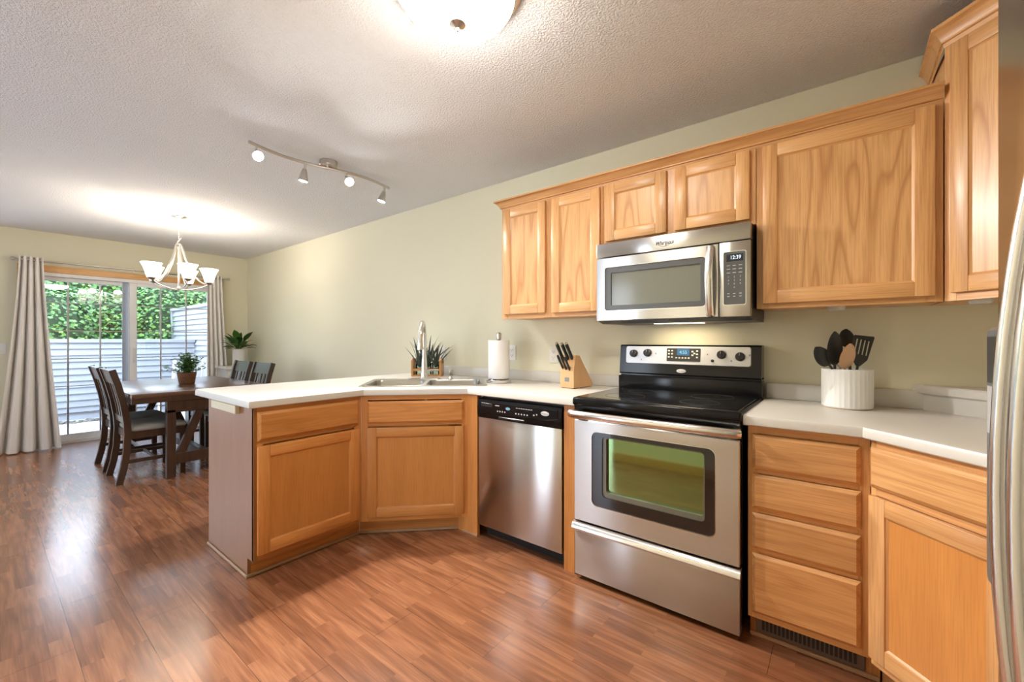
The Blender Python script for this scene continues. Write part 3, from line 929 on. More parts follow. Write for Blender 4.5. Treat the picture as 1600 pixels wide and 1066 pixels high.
# ------------------------------------------------------------------ planter caddy behind the faucet
cd = thing('wooden_caddy', 'open wooden caddy with hand slots holding glass jars of plants, behind the faucet', 'caddy', (-1.645, -.215, CT), R(38))
for sx, nm in ((-.125, 0), (.105, 1)):
    hl = [(-.035, .105), (.035, .105), (.035, .125), (-.035, .125)]
    e = MB().prism([(-.065, 0), (.065, 0), (.065, .13), (.05, .147), (-.05, .147), (-.065, .13)], 0, .018, holes=[hl], T=Matrix.Translation((sx, 0, 0)) @ Matrix(((0, 0, 1, 0), (1, 0, 0, 0), (0, 1, 0, 0), (0, 0, 0, 1))))
    obj('end_board', e, caddy_wood, cd, 0)
obj('base_board', MB().box(-.108, .106, -.062, .062, .0, .014), caddy_wood, cd, 0)
for sy in (-.060, .048):
    obj('side_rail', MB().box(-.108, .106, sy, sy + .012, .045, .065), caddy_wood, cd, 0)
def blade(p, az, lean, L, w, n=5, curl=.5):
    """strip leaf as (verts, faces), narrow and pointed, keel folded"""
    vs, fs = [], []
    h = Vector((math.cos(az), math.sin(az), 0)); e = Vector((-h.y, h.x, 0))
    q = Vector(p); ang = lean
    for i in range(n + 1):
        t = i / n
        ww = w * (1 - t ** 1.8) * (.6 + .8 * min(1, t * 3)) * .7
        d = Vector((h.x * math.sin(ang), h.y * math.sin(ang), math.cos(ang)))
        nn = d.cross(e).normalized()
        vs += [q + e * ww, q - nn * ww * .35, q - e * ww]
        q = q + d * L / n; ang += curl / n
    for i in range(n):
        a = i * 3
        fs += [(a, a + 1, a + 4, a + 3), (a + 1, a + 2, a + 5, a + 4)]
    return vs, fs
def blades(n, base, r0, L, w, seed, lean=(.1, .9), mi=0, curl=.4):
    rd = random.Random(seed); mb = MB()
    for i in range(n):
        az = 6.283 * i / n * 2.4 + rd.uniform(-.3, .3)
        ln = lean[0] + (lean[1] - lean[0]) * (i / n) + rd.uniform(-.08, .08)
        p = (base[0] + r0 * math.cos(az), base[1] + r0 * math.sin(az), base[2])
        v, fcs = blade(p, az, ln, L * rd.uniform(.75, 1.1), w, curl=curl)
        mb.quads(v, fcs, mi)
    return mb
for (lx, L, n, lab, sd_) in ((-.070, .20, 15, 'spiky grey-green plant in glass jar, leftmost in the wooden caddy', 1), (.0, .235, 15, 'tallest dark spiky plant, in the middle jar of the wooden caddy', 2), (.066, .16, 12, 'short spiky plant in glass jar, rightmost in the wooden caddy', 3)):
    wp = Matrix.Translation(cd.location) @ Matrix.Rotation(R(38), 4, 'Z') @ Vector((lx, 0, .0142))
    pl = thing('jar_plant', lab, 'plant', tuple(wp), 0, 'plants in the wooden caddy')
    obj('jar', MB().lathe([(0, 0), (.03, 0), (.031, .01), (.031, .085), (.024, .10), (.024, .115), (.0225, .115), (.0225, .10), (.029, .085), (.029, .012), (0, .004)], n=24), M['jar'], pl)
    obj('leaves', blades(n, (0, 0, .06), .010, L + .06, .013, sd_, (.05, .75)), M['succ'], pl)

# ------------------------------------------------------------------ paper towel, knife block, crock
pt = thing('paper_towel_holder', 'steel countertop paper towel holder carrying a white roll, left of the knife block', 'paper towel holder', (-.823, -.271, CT))
obj('base', MB().lathe([(0, 0), (.086, 0), (.088, .004), (.088, .022), (.084, .026), (0, .028)], n=48), M['chrome'], pt)
obj('rod', MB().lathe([(.008, .025), (.008, .305), (.0, .305)]), M['chrome'], pt)
obj('finial', MB().lathe([(.008, .298), (.017, .305), (.019, .325), (.019, .345), (.012, .352), (0, .354)]), M['nickel'], pt)
tr_ = tag(obj('paper_towel_roll', MB().lathe([(.021, .030), (.073, .030), (.075, .034), (.075, .293), (.073, .297), (.021, .297), (.019, .29), (.019, .036), (.021, .030)], n=48), M['paper'], None, 40, loc=(-.823, -.271, CT)), 'white paper towel roll standing on the steel holder', 'paper towel')
kb = thing('knife_block', 'pale wooden slanted knife block on the counter left of the range', 'knife block', (-.265, -.28, CT), R(-6))
prof = [(0, .004), (.205, .004), (.208, .02), (.062, .203), (.018, .206), (0, .108)]
TX = Matrix(((0, 0, 1, 0), (1, 0, 0, 0), (0, 1, 0, 0), (0, 0, 0, 1)))
obj('body', MB().prism(prof, -.052, .052, T=TX), block_wood, kb, 0)
obj('foot_pad', MB().box(-.045, .045, .01, .195, 0, .004), M['black2'], kb, 0)
obj('logo_plate', MB().box(-.016, .018, -.0008, 0, .042, .068), M['ink'], kb, 0)
# slanted face runs from (0,.108) to (.018,.206); knives come out leaning towards the room
kd = Vector((0, -.56, .83)).normalized()
KW = Matrix.Translation(kb.location) @ Matrix.Rotation(R(-6), 4, 'Z')
ks = [(-.033, .125, .100, .009, 'black-handled steak knife, leftmost of the low row in the block'), (-.006, .120, .098, .009, 'black-handled steak knife, middle of the low row in the block'), (.021, .117, .098, .009, 'black-handled steak knife, rightmost of the low row in the block'),
      (-.034, .172, .135, .0125, 'long black-handled knife, highest at the left edge of the block'), (.000, .182, .120, .0125, 'black-handled knife with steel butt, centre of the top row of the block'), (.030, .186, .118, .0125, 'black-handled kitchen shears or knife at the right of the top row')]
ks[5] = (.030, .186, .118, .0125, 'black-handled knife with steel butt, right end of the top row of the block')
for x, z, L, r, lab in ks:
    y = (z - .108) * .018 / .098
    p0 = Vector((x, y, z)) - kd * .004
    kn = thing('knife', lab, 'knife', tuple(KW @ p0), R(-6), 'knives in the block')
    hd = [kd * (L * t) + Vector((0, .006 * math.sin(3.1 * t) * 0, 0)) for t in (0, .12, .5, .85, 1)]
    obj('handle', MB().tube(hd, [r * .75, r, r * .92, r * 1.05, r * .8], n=12, flat=(1, .72)), M['black2'], kn)
    if r > .01:
        obj('butt_cap', MB().tube([kd * (L - .004), kd * (L + .004)], [r * .95, r * .7], flat=(1, .72)), M['nickel'], kn)
    obj('blade', MB().tube([kd * -.06, kd * .004], [r * .6, r * .7], n=8, flat=(1, .15)), M['chrome'], kn)

crk = thing('utensil_crock', 'white fluted ceramic crock holding cooking utensils, right of the range', 'crock', (1.094, -.152, CT))
flt = lambda i, z: -.0025 * (i % 3 == 0) if .012 < z < .168 else 0
obj('body', MB().lathe([(0, 0.003), (.086, .003), (.0915, .008), (.092, .013), (.092, .167), (.0915, .172), (.087, .173), (.086, .168), (.086, .012), (0, .010)], n=96, flute=flt), M['ceramic'], crk, 25)
obj('foot_ring', MB().lathe([(0, 0), (.084, 0), (.084, .004), (0, .004)], n=48), spoon_wood, crk)
# utensils: heads placed by lateral offset (along image plane) and height
vx, vy = Vector((math.cos(R(38.288)), math.sin(R(38.288)), 0)), Vector((-math.sin(R(38.288)), math.cos(R(38.288)), 0))
def uts(name, lab, lat, dep, zt, head, hmat=None, shaft=M['utensil'], lat0=None, r=.006):
    c = Vector((1.094, -.152, CT))
    b = c + vx * (lat0 if lat0 is not None else -lat * .35) - vy * (dep * .3) + Vector((0, 0, .02))
    t = c + vx * lat + vy * dep + Vector((0, 0, zt - CT))
    th = thing(name, lab, 'utensil', tuple(b), 0, 'utensils in the white crock')
    d = (t - b)
    obj('handle', MB().tube([(0, 0, 0), d * .5, d], [r * .9, r, r * .8]), shaft, th)
    ax = d.normalized(); sx = (vx - ax * vx.dot(ax)).normalized(); nz = ax.cross(sx) * -1
    B = Matrix(((sx.x, nz.x, ax.x, d.x), (sx.y, nz.y, ax.y, d.y), (sx.z, nz.z, ax.z, d.z), (0, 0, 0, 1)))
    hb = MB(); head(hb, B)
    obj('head', hb, hmat or M['utensil'], th)
    return th
def spoon_head(w, L, dp=.012):
    def fn(mb, B):
        n = 12; lo = []
        for k in range(n + 1):
            t = k / n; z = -.01 + (L + .01) * t
            ww = max(.0035, w / 2 * math.sqrt(max(0, math.sin(math.pi * t ** .85)))) if k < n else .004
            dd = dp * math.sin(math.pi * t)
            lo.append([(ww * math.cos(a), -dd * (1 - math.cos(a) ** 2) * .9 + .003 * math.sin(a), z) for a in [2 * math.pi * j / 16 for j in range(16)]])
        mb.rings(lo, T=B)
    return fn
def turner_head(w, L):
    def fn(mb, B):
        hs = []
        for i in range(4):
            x = -w * .30 + i * w * .2
            hs.append([(x - w * .05, L * .32), (x + w * .05, L * .32), (x + w * .05, L * .82), (x - w * .05, L * .82)])
        P = Matrix(((1, 0, 0, 0), (0, 0, 1, 0), (0, 1, 0, 0), (0, 0, 0, 1)))
        mb.prism([(-.008, -.01), (.008, -.01), (w * .40, L * .18), (w * .52, L * .97), (w * .46, L), (-w * .46, L * .93), (-w * .52, L * .88), (-w * .40, L * .18)], -.002, .002, holes=hs, T=B @ P)
    return fn
uts('serving_spoon', 'black nylon spoon leaning far left over the rim of the white crock', -.105, -.03, 1.110, spoon_head(.066, .10), lat0=.06)
uts('solid_spoon', 'large black nylon spoon standing tall in front, left of the wooden spoon', -.080, -.035, 1.112, spoon_head(.068, .145, .016), lat0=-.045)
uts('ladle', 'round black ladle at the back of the white crock', .036, .04, 1.188, spoon_head(.074, .078, .02), lat0=.02)
uts('wooden_spoon', 'pale wooden spoon at the front centre of the white crock', -.046, -.05, 1.098, spoon_head(.066, .108, .006), spoon_wood, spoon_wood, lat0=-.03)
uts('slotted_turner', 'black slotted turner leaning right in the white crock', .050, .0, 1.108, turner_head(.088, .132), lat0=.012)
wh = uts('whisk', 'wire whisk mostly hidden between the spoons of the crock', -.028, .0, 1.09, lambda mb, B: [mb.tube([B @ Vector((.022 * math.cos(k) * math.sin(math.pi * t), .022 * math.sin(k) * math.sin(math.pi * t), .075 * t)) for t in [i / 8 for i in range(9)]], .0012, n=6) for k in [i * math.pi / 4 for i in range(8)]], M['chrome'], M['chrome'], lat0=-.01)

# ------------------------------------------------------------------ outlets and switch
def outlet(x, z, lab, face='back'):
    t = thing('outlet', lab, 'outlet', (x, 0, z))
    obj('plate', MB().box(-.036, .036, -.006, -.0005, -.057, .057, bev=.002, seg=2), M['plastic'], t, 30)
    for dz in (-.021, .021):
        s = obj('socket', MB().rings([[(a, -.0062, b + dz) for a, b in rrect(-.017, .017, -.014, .014, .008)], [(a, -.0085, b + dz) for a, b in rrect(-.0165, .0165, -.0135, .0135, .008)]]), M['plastic'], t, 30)
        obj('slots', MB().box(-.008, -.006, -.0092, -.0080, dz - .002, dz + .006).box(.006, .008, -.0092, -.0080, dz - .002, dz + .006).lathe([(0, -.001), (.0025, -.001), (.0025, .001), (0, .001)], (0, -.0085, dz - .008), 10, T=Matrix.Rotation(R(90), 4, 'X')), M['outlet_hole'], s, 0)
outlet(-.915, 1.117, 'outlet on the wall just right of the paper towel roll')
outlet(-.538, 1.110, 'outlet on the wall behind the knife block')
outlet(-1.695, 1.095, 'outlet on the wall behind the plants in the wooden caddy')
swt = thing('light_switch', 'white light switch on the wall left of the long curtain', 'light switch', (XF, -2.395, 1.12))
obj('plate', MB().box(.0005, .006, -.036, .036, -.057, .057, bev=.002, seg=2), M['white'], swt, 30)
obj('toggle', MB().box(.005, .016, -.005, .005, -.010, .012, bev=.002), M['white'], swt, 30)

# ------------------------------------------------------------------ range
rg = thing('range', 'freestanding stainless steel electric range with black glass cooktop', 'range', (0, 0, 0))
obj('body', MB().box(.002, .760, -.615, -.012, .05, .905).box(.03, .06, -.56, -.5, 0, .05).box(.70, .73, -.56, -.5, 0, .05).box(.03, .06, -.1, -.05, 0, .05).box(.70, .73, -.1, -.05, 0, .05), M['black'], rg, 0)
ct = obj('cooktop', MB().box(-.004, .766, -.668, -.075, .882, .925, bev=.012, seg=3), M['black'], rg, 40)
obj('glass_surface', MB().box(.012, .750, -.640, -.10, .9245, .9268, bev=.001), M['blackg'], ct, 0)
for bx, by, br in ((.20, -.48, .10), (.56, -.48, .085), (.20, -.24, .075), (.56, -.24, .10)):
    obj('burner_ring', MB().lathe([(br - .004, .9266), (br - .004, .9272), (br, .9272), (br, .9266)], (bx, by, 0), 48), M['burner'], ct)
obj('vent_band', MB().box(.004, .758, -.645, -.610, .812, .884, bev=.003), M['black'], rg, 30)
# oven door with a window opening
od = MB()
wo = rrect(.104, .668, .396, .762, .030, 6)
PT = Matrix(((1, 0, 0, 0), (0, 0, 1, 0), (0, 1, 0, 0), (0, 0, 0, 1)))
od.rings([[(x, z, -.618) for x, z in rrect(.004, .758, .302, .812, .004, 2)], [(x, z, -.654) for x, z in rrect(.004, .758, .302, .812, .004, 2)], [(x, z, -.660) for x, z in rrect(.008, .754, .306, .808, .004, 2)]], holes=[wo], T=PT)
odo = obj('oven_door', od, M['steel'], rg, 30)
wi = rrect(.158, .626, .448, .742, .018, 6)
obj('window_border', MB().rings([[(x, z, -.640) for x, z in wo], [(x, z, -.657) for x, z in wo]], holes=[wi], T=PT), M['blackg'], odo, 0)
obj('window_bezel', MB().rings([[(x, z, -.6405) for x, z in rrect(.102, .670, .394, .764, .031, 6)], [(x, z, -.6615) for x, z in rrect(.102, .670, .394, .764, .031, 6)]], holes=[rrect(.1045, .6675, .3965, .7615, .030, 6)], T=PT), M['bar'], odo, 0)
wj = rrect(.176, .622, .470, .736, .014, 6)
obj('window_lip', MB().rings([[(x, z, -.628) for x, z in wi], [(x, z, -.650) for x, z in wi]], holes=[wj], T=PT), M['mgrey'], odo, 0)
obj('window_glass', MB().rings([[(x, z, -.622) for x, z in wi], [(x, z, -.634) for x, z in wi]], T=PT), M['ovenglass'], odo, 0)
hpts = [(-.001, -.690, .845), (.02, -.705, .845), (.20, -.712, .845), (.38, -.714, .845), (.56, -.712, .845), (.742, -.705, .845), (.763, -.690, .845)]
obj('oven_handle', MB().tube(hpts, .019, n=16, flat=(1.05, .8)).box(.004, .03, -.70, -.63, .830, .860, bev=.003).box(.732, .758, -.70, -.63, .830, .860, bev=.003), M['bar'], rg, 40)
sdw = obj('storage_drawer', MB().box(.004, .758, -.655, -.618, .025, .272, bev=.005, seg=2), M['steel'], rg, 30)
dp = [(-.655, .252), (-.672, .256), (-.680, .268), (-.676, .284), (-.664, .294), (-.640, .296), (-.640, .252)]
obj('drawer_lip', MB().prism(dp, .0, .762, T=TX), M['bar'], sdw, 40)
# backguard
bgd = MB()
bgd.box(.0, .762, -.112, -.012, .922, 1.003, bev=.006, seg=2).box(.004, .758, -.085, -.012, .998, 1.02)
bgp = [(-.100, 1.012), (-.104, 1.02), (-.088, 1.178), (-.080, 1.186), (-.012, 1.186), (-.012, 1.012)]
bgd.prism(bgp, .004, .758, T=TX)
bko = obj('backguard', bgd, M['black'], rg, 30)
tilt = Matrix.Translation((0, -.0985, 1.075)) @ Matrix.Rotation(math.atan2(.016, .158) * -1, 4, 'X')
cpn = obj('control_panel', MB().rings([[(x, z, -.001) for x, z in rrect(.043, .713, .0, .103, .012, 5)], [(x, z, -.006) for x, z in rrect(.045, .711, .002, .101, .012, 5)]], T=tilt @ PT), M['silver'], bko, 30)
PR = (R(90) - math.atan2(.016, .158), 0, 0)
def onp(x, z, d=.006):
    return tuple(tilt @ Vector((x, -d, z)))
obj('display_panel', MB().rings([[(x, z, -.005) for x, z in rrect(.288, .470, .018, .092, .004, 2)], [(x, z, -.0075) for x, z in rrect(.288, .470, .018, .092, .004, 2)]], T=tilt @ PT), M['blackg'], cpn, 0)
obj('clock_display', MB().box(.345, .412, -.0085, -.007, .052, .088, T=tilt), M['lcd'], cpn, 0)
text('clock_digits', '4:55', .024, M['digit2'], cpn, onp(.379, .069, .0088), PR)
bt = MB()
for i in range(5):
    bt.box(.338 + i * .0165, .347 + i * .0165, -.0085, -.007, .034, .042, T=tilt)
for i, (x, z) in enumerate([(.300, .078), (.300, .060), (.300, .042), (.318, .078), (.318, .060), (.318, .042), (.428, .074), (.438, .064), (.428, .054), (.452, .078), (.452, .060), (.452, .042)]):
    bt.box(x - .005, x + .005, -.0083, -.007, z - .004, z + .004, T=tilt)
obj('key_legends', bt, M['pale'], cpn, 0)
for x, z in ((.093, .058), (.177, .063), (.575, .060), (.663, .052)):
    T2 = tilt @ Matrix.Translation((x, -.006, z)) @ Matrix.Rotation(R(90), 4, 'X')
    k = obj('knob', MB().lathe([(0, 0), (.024, 0), (.024, .003), (.0245, .003)], n=32, T=None, mi=1).lathe([(0, 0.002), (.021, .002), (.0205, .018), (.018, .021), (0, .021)], n=32).box(-.004, .004, -.019, .019, .018, .026, bev=.002), [M['black2'], M['silver']], bko, 35)
    k.matrix_local = T2
    obj('pointer', MB().box(-.001, .001, .004, .018, .0255, .0266), M['pale'], k, 0)
obj('indicator_lens', MB().lathe([(0, 0), (.008, 0), (.008, .004), (0, .006)], (0, 0, 0), 20, T=tilt @ Matrix.Translation((.531, -.006, .026)) @ Matrix.Rotation(R(90), 4, 'X')), M['black2'], cpn)
mk = MB()
for x, z in ((.225, .060), (.505, .060), (.622, .028), (.14, .022), (.706, .06)):
    mk.box(x - .003, x + .003, -.0066, -.0058, z - .004, z + .004, T=tilt)
obj('burner_markings', mk, M['ink'], cpn, 0)
lo_ = obj('badge', MB().lathe([(0, 0), (.026, 0), (.025, .002), (0, .003)], n=32, T=Matrix.Translation((.369, -.1032, 1.040)) @ Matrix.Rotation(R(90), 4, 'X') @ Matrix.Diagonal((1, .42, 1, 1))), M['badge'], bko)
text('badge_lettering', 'Whirlpool', .0085, M['ink'], bko, (.369, -.1066, 1.040), (R(90), 0, 0), .0002, sx=1.1)

# ------------------------------------------------------------------ dishwasher
dw = thing('dishwasher', 'built-in dishwasher with stainless door and black control strip, left of the range', 'dishwasher', (-.687, 0, 0))
dwW = .605
obj('body', MB().box(.004, dwW - .004, -.59, -.03, .06, .868).box(.004, dwW - .004, -.555, -.45, 0.0, .08), M['black2'], dw, 0)
obj('door', MB().box(.004, dwW - .004, -.632, -.59, .080, .742, bev=.004, seg=2), M['steel_f'], dw, 30)
cprofile = [(-.59, .742), (-.634, .742), (-.640, .76), (-.642, .80), (-.636, .846), (-.628, .856), (-.59, .858)]
cs = obj('control_strip', MB().prism(cprofile, .002, dwW - .002, T=TX), M['black'], dw, 40)
obj('recessed_face', MB().rings([[(.0, 0, 0)] * 0 or [(x, -.6415, z) for x, z in ((.02, .842), (.58, .842), (.585, .79), (.50, .778), (.30, .772), (.10, .780), (.015, .795))], [(x, -.6435, z) for x, z in ((.02, .838), (.58, .838), (.582, .793), (.50, .781), (.30, .775), (.10, .783), (.018, .797))]]), M['black'], cs, 0)
obj('latch_pocket', MB().box(.035, .125, -.6450, -.640, .812, .834, bev=.002), M['black2'], cs, 0)
obj('grip_recess', MB().box(.17, .36, -.6425, -.636, .748, .764, bev=.004), M['blackg'], cs, 0)
dl = MB()
for i in range(4):
    dl.box(.165 + i * .018, .172 + i * .018, -.6446, -.643, .790, .797)
for i in range(5):
    dl.box(.300 + i * .020, .308 + i * .020, -.6446, -.643, .790, .797)
for i in range(7):
    dl.box(.305 + i * .017, .316 + i * .017, -.6446, -.643, .824, .827)
dl.box(.150, .180, -.6446, -.643, .824, .828).box(.425, .433, -.6446, -.643, .795, .802).box(.445, .452, -.6446, -.643, .800, .807)
obj('key_legends', dl, M['pale'], cs, 0)
obj('blue_emblem', MB().lathe([(0, 0), (.017, 0), (.016, .002), (0, .002)], n=24, T=Matrix.Translation((.245, -.643, .815)) @ Matrix.Rotation(R(90), 4, 'X') @ Matrix.Diagonal((1, .5, 1, 1))), plain('blue_badge', (.20, .38, .55), .3), cs)
obj('badge', MB().lathe([(0, 0), (.027, 0), (.026, .002), (0, .003)], n=32, T=Matrix.Translation((.502, -.643, .815)) @ Matrix.Rotation(R(90), 4, 'X') @ Matrix.Diagonal((1, .48, 1, 1))), M['badge'], cs)
text('badge_lettering', 'Whirlpool', .0095, M['ink'], cs, (.502, -.6464, .815), (R(90), 0, 0), .0002, sx=1.05)

# ------------------------------------------------------------------ microwave
mw = thing('microwave', 'stainless over-the-range microwave hung under the short wall cabinet', 'microwave', (0, 0, 1.318))
obj('body', MB().box(.004, .758, -.365, -.004, .006, .426), M['black2'], mw, 0)
obj('underside', MB().prism([(-.40, 0), (-.345, -.014), (-.10, -.012), (-.004, -.012), (-.004, .006), (-.40, .006)], .01, .755, T=TX), M['black2'], mw, 0)
obj('vent_strip', MB().box(.0, .758, -.405, -.360, .350, .426, bev=.003, seg=2), M['steel_f'], mw, 30)
md = MB()
mo = rrect(.050, .570, .056, .292, .016, 5)
md.rings([[(x, z, -.366) for x, z in rrect(.0, .624, .002, .346, .003, 2)], [(x, z, -.402) for x, z in rrect(.0, .624, .002, .346, .003, 2)], [(x, z, -.405) for x, z in rrect(.003, .621, .005, .343, .003, 2)]], holes=[mo], T=PT)
mdo = obj('door', md, M['steel_f'], mw, 30)
mi_ = rrect(.086, .546, .084, .262, .004, 3)
obj('window_border', MB().rings([[(x, z, -.390) for x, z in mo], [(x, z, -.4025) for x, z in mo]], holes=[mi_], T=PT), M['dgrey'], mdo, 0)
obj('window_bezel', MB().rings([[(x, z, -.39) for x, z in rrect(.047, .573, .053, .295, .018, 5)], [(x, z, -.4065) for x, z in rrect(.047, .573, .053, .295, .018, 5)]], holes=[rrect(.0505, .5695, .0565, .2915, .016, 5)], T=PT), M['bar'], mdo, 0)
obj('window_glass', MB().rings([[(x, z, -.388) for x, z in mi_], [(x, z, -.396) for x, z in mi_]], T=PT), M['mgrey'], mdo, 0)
hp = [(.592, -.408, .334)] + [(.592, -.418 - .032 * math.sin(math.pi * t), .332 - .318 * t) for t in [i / 14 for i in range(15)]] + [(.592, -.408, .012)]
obj('handle', MB().tube(hp, .017, n=14, flat=(.5, 1.0)), M['bar'], mdo, 40)
mcp = obj('control_frame', MB().box(.628, .758, -.405, -.366, .002, .346, bev=.003, seg=2), M['steel_f'], mw, 30)
obj('keypad_bezel', MB().rings([[(x, z, -.404) for x, z in rrect(.645, .740, .055, .302, .008, 4)], [(x, z, -.4065) for x, z in rrect(.645, .740, .055, .302, .008, 4)]], T=PT), M['bar'], mcp, 0)
kp = obj('keypad', MB().rings([[(x, z, -.405) for x, z in rrect(.648, .737, .058, .299, .007, 4)], [(x, z, -.4078) for x, z in rrect(.648, .737, .058, .299, .007, 4)]], T=PT), M['dgrey'], mcp, 0)
obj('display', MB().box(.660, .728, -.4088, -.4075, .255, .288), M['lcdk'], kp, 0)
text('display_digits', '12:39', .024, M['digit'], kp, (.697, -.4092, .272), (R(90), 0, 0), .0002, sx=.85)
kl = MB()
for r_, z in enumerate((.236, .220, .203)):
    for x in (.668, .692, .717):
        kl.box(x - .007, x + .007, -.4084, -.4076, z - .0014, z + .0014)
for z in (.108, .095):
    for x in (.668, .692, .717):
        kl.box(x - .005, x + .005, -.4084, -.4076, z - .0016, z + .0016)
obj('key_legends', kl, M['pale'], kp, 0)
for r_, row in enumerate(('123', '456', '789', ' 0 ')):
    for c_, ch in enumerate(row):
        if ch != ' ':
            text('key_number', ch, .011, M['pale'], kp, (.668 + c_ * .0245, -.4083, .184 - r_ * .016), (R(90), 0, 0), .0002)
text('logo_lettering', 'Whirlpool', .030, M['logo'], mw, (.376, -.4056, .385), (R(90), 0, 0), .0003, shear=.25, sx=.72, bold=.0007)
sw_ = MB()
sw_.tube([(.376 + .030 * math.cos(a), -.4056, .383 + .016 * math.sin(a)) for a in [R(200) + R(300) * i / 24 for i in range(25)]], .0009, n=6)
obj('logo_ring', sw_, M['logo'], mw)
obj('task_lens', MB().box(.25, .50, -.20, -.13, -.0135, -.0115), M['hood'], mw, 0)
lamp('AREA', 'task_lamp', mw, (.375, -.165, -.02), HOOD_W, (1.0, .80, .55), shape='RECTANGLE', size=.25, size_y=.07)

# ------------------------------------------------------------------ fridge
fr = thing('refrigerator', 'tall stainless side-by-side refrigerator with bowed handles at the frame edge', 'refrigerator', (2.03, -1.55, 0), R(-90))
obj('body', MB().box(.004, .906, -.685, 0, .03, 1.755), M['dgrey'], fr, 0)
steel_r = steel_material('fridge_steel', (0.60, 0.57, 0.54), 0.22, 0.5)
fd = obj('freezer_door', MB().box(.0, .400, -.759, -.690, .06, 1.77, bev=.012, seg=3), steel_r, fr, 40)
rd_ = obj('fridge_door', MB().box(.406, .910, -.759, -.690, .06, 1.77, bev=.012, seg=3), steel_r, fr, 40)
obj('kick_grille', MB().box(.01, .90, -.70, -.6, 0, .055), M['black2'], fr, 0)
def bow(x):
    pts = [(x, -.762, .615), (x, -.780, .63)]
    for i in range(17):
        z = .655 + .82 * i / 16
        pts.append((x, -.759 - .069 + .24 * (z - 1.065) ** 2, z))
    return pts + [(x, -.780, 1.50), (x, -.762, 1.515)]
obj('handle', MB().tube(bow(.372), .0068, n=14), M['bar'], fd, 40)
obj('handle', MB().tube(bow(.428), .0068, n=14), M['bar'], rd_, 40)
ds = obj('ice_dispenser', MB().rings([[(x, z, -.757) for x, z in rrect(.035, .225, .848, 1.232, .012, 4)], [(x, z, -.772) for x, z in rrect(.035, .225, .848, 1.232, .012, 4)], [(x, z, -.776) for x, z in rrect(.040, .220, .853, 1.227, .010, 4)]], holes=[rrect(.060, .200, .875, 1.06, .008, 3)], T=PT), M['dgrey'], fd, 30)
obj('button_panel', MB().box(.050, .210, -.7775, -.775, 1.15, 1.218), M['black2'], ds, 0)
obj('silver_band', MB().box(.050, .210, -.7775, -.775, 1.075, 1.145), M['silver'], ds, 0)
obj('recess', MB().box(.060, .200, -.7605, -.758, .875, 1.06), M['black2'], ds, 0)

# ------------------------------------------------------------------ ceiling lights
dm = thing('ceiling_light', 'round flush ceiling light with white glass bowl and nickel finial, above the kitchen', 'ceiling light', (.030, -1.508, H))
obj('pan', MB().lathe([(0, 0), (.226, 0), (.228, -.010), (.222, -.022), (.210, -.026), (.212, -.036), (.206, -.045), (.198, -.048), (.196, -.040), (0, -.040)], n=64), M['nickel'], dm)
obj('glass_bowl', MB().lathe([(.200, -.044), (.196, -.058), (.182, -.080), (.150, -.105), (.105, -.124), (.055, -.134), (0, -.137)], n=64), M['dome'], dm, 60)
obj('finial', MB().lathe([(0, -.130), (.031, -.135), (.029, -.142), (.012, -.149), (.006, -.152), (.007, -.158), (.005, -.165), (0, -.168)], n=24), M['nickel'], dm)

tk = thing('track_light', 'wavy brushed nickel track light with four small spot heads on the ceiling', 'track light', (-1.72, -1.04, H))
obj('canopy', MB().lathe([(0, 0), (.058, 0), (.058, -.030), (.054, -.034), (0, -.034)], n=40).lathe([(.012, -.030), (.012, -.045), (0, -.045)]), M['nickel'], tk)
def bar_x(y):
    return .045 * math.sin(math.pi * y / .50)
bp_ = []
for i in range(41):
    y = -.495 + .99 * i / 40
    bp_.append((bar_x(y), y, -.045))
obj('bar', MB().tube(bp_, .0095, n=10, flat=(1.1, .7)), M['nickel'], tk)
cw_ = Vector(cam.location)
for i, (y, lit) in enumerate(((-.45, 1), (-.145, 0), (.120, 1), (.44, 0))):
    x = bar_x(y)
    hp0 = Vector((x, y, -.085))
    hd = obj('spot_head', MB().lathe([(.006, .040), (.006, 0), (.013, -.004), (.020, -.030), (.027, -.060), (.031, -.085), (.0285, -.085), (.024, -.055), (0, -.05)], n=28), M['nickel'], tk)
    st = obj('stem', MB().tube([(x, y, -.045), (x, y, -.085)], .005, n=10), M['nickel'], tk)
    obj('lens', MB().lathe([(0, -.080), (.0275, -.080), (.0275, -.076), (0, -.076)], n=24), M['bulb'], hd)
    if lit:
        tgt = Vector((.2 if i == 0 else .35, -1.9 if i == 0 else -1.5, .9)) - Vector(tk.location) - hp0
    else:
        tgt = Vector((-.25, -.1 if i == 1 else -.35, -1.6))
    q = tgt.to_track_quat('-Z', 'Y')
    hd.location = hp0; hd.rotation_euler = q.to_euler()
    L = lamp('SPOT', 'spot_lamp', hd, (0, 0, -.088), TRACK_W * (1.0 if lit else .25), (1.0, .96, .90), spot_size=R(105), spot_blend=.8, shadow_soft_size=.025)

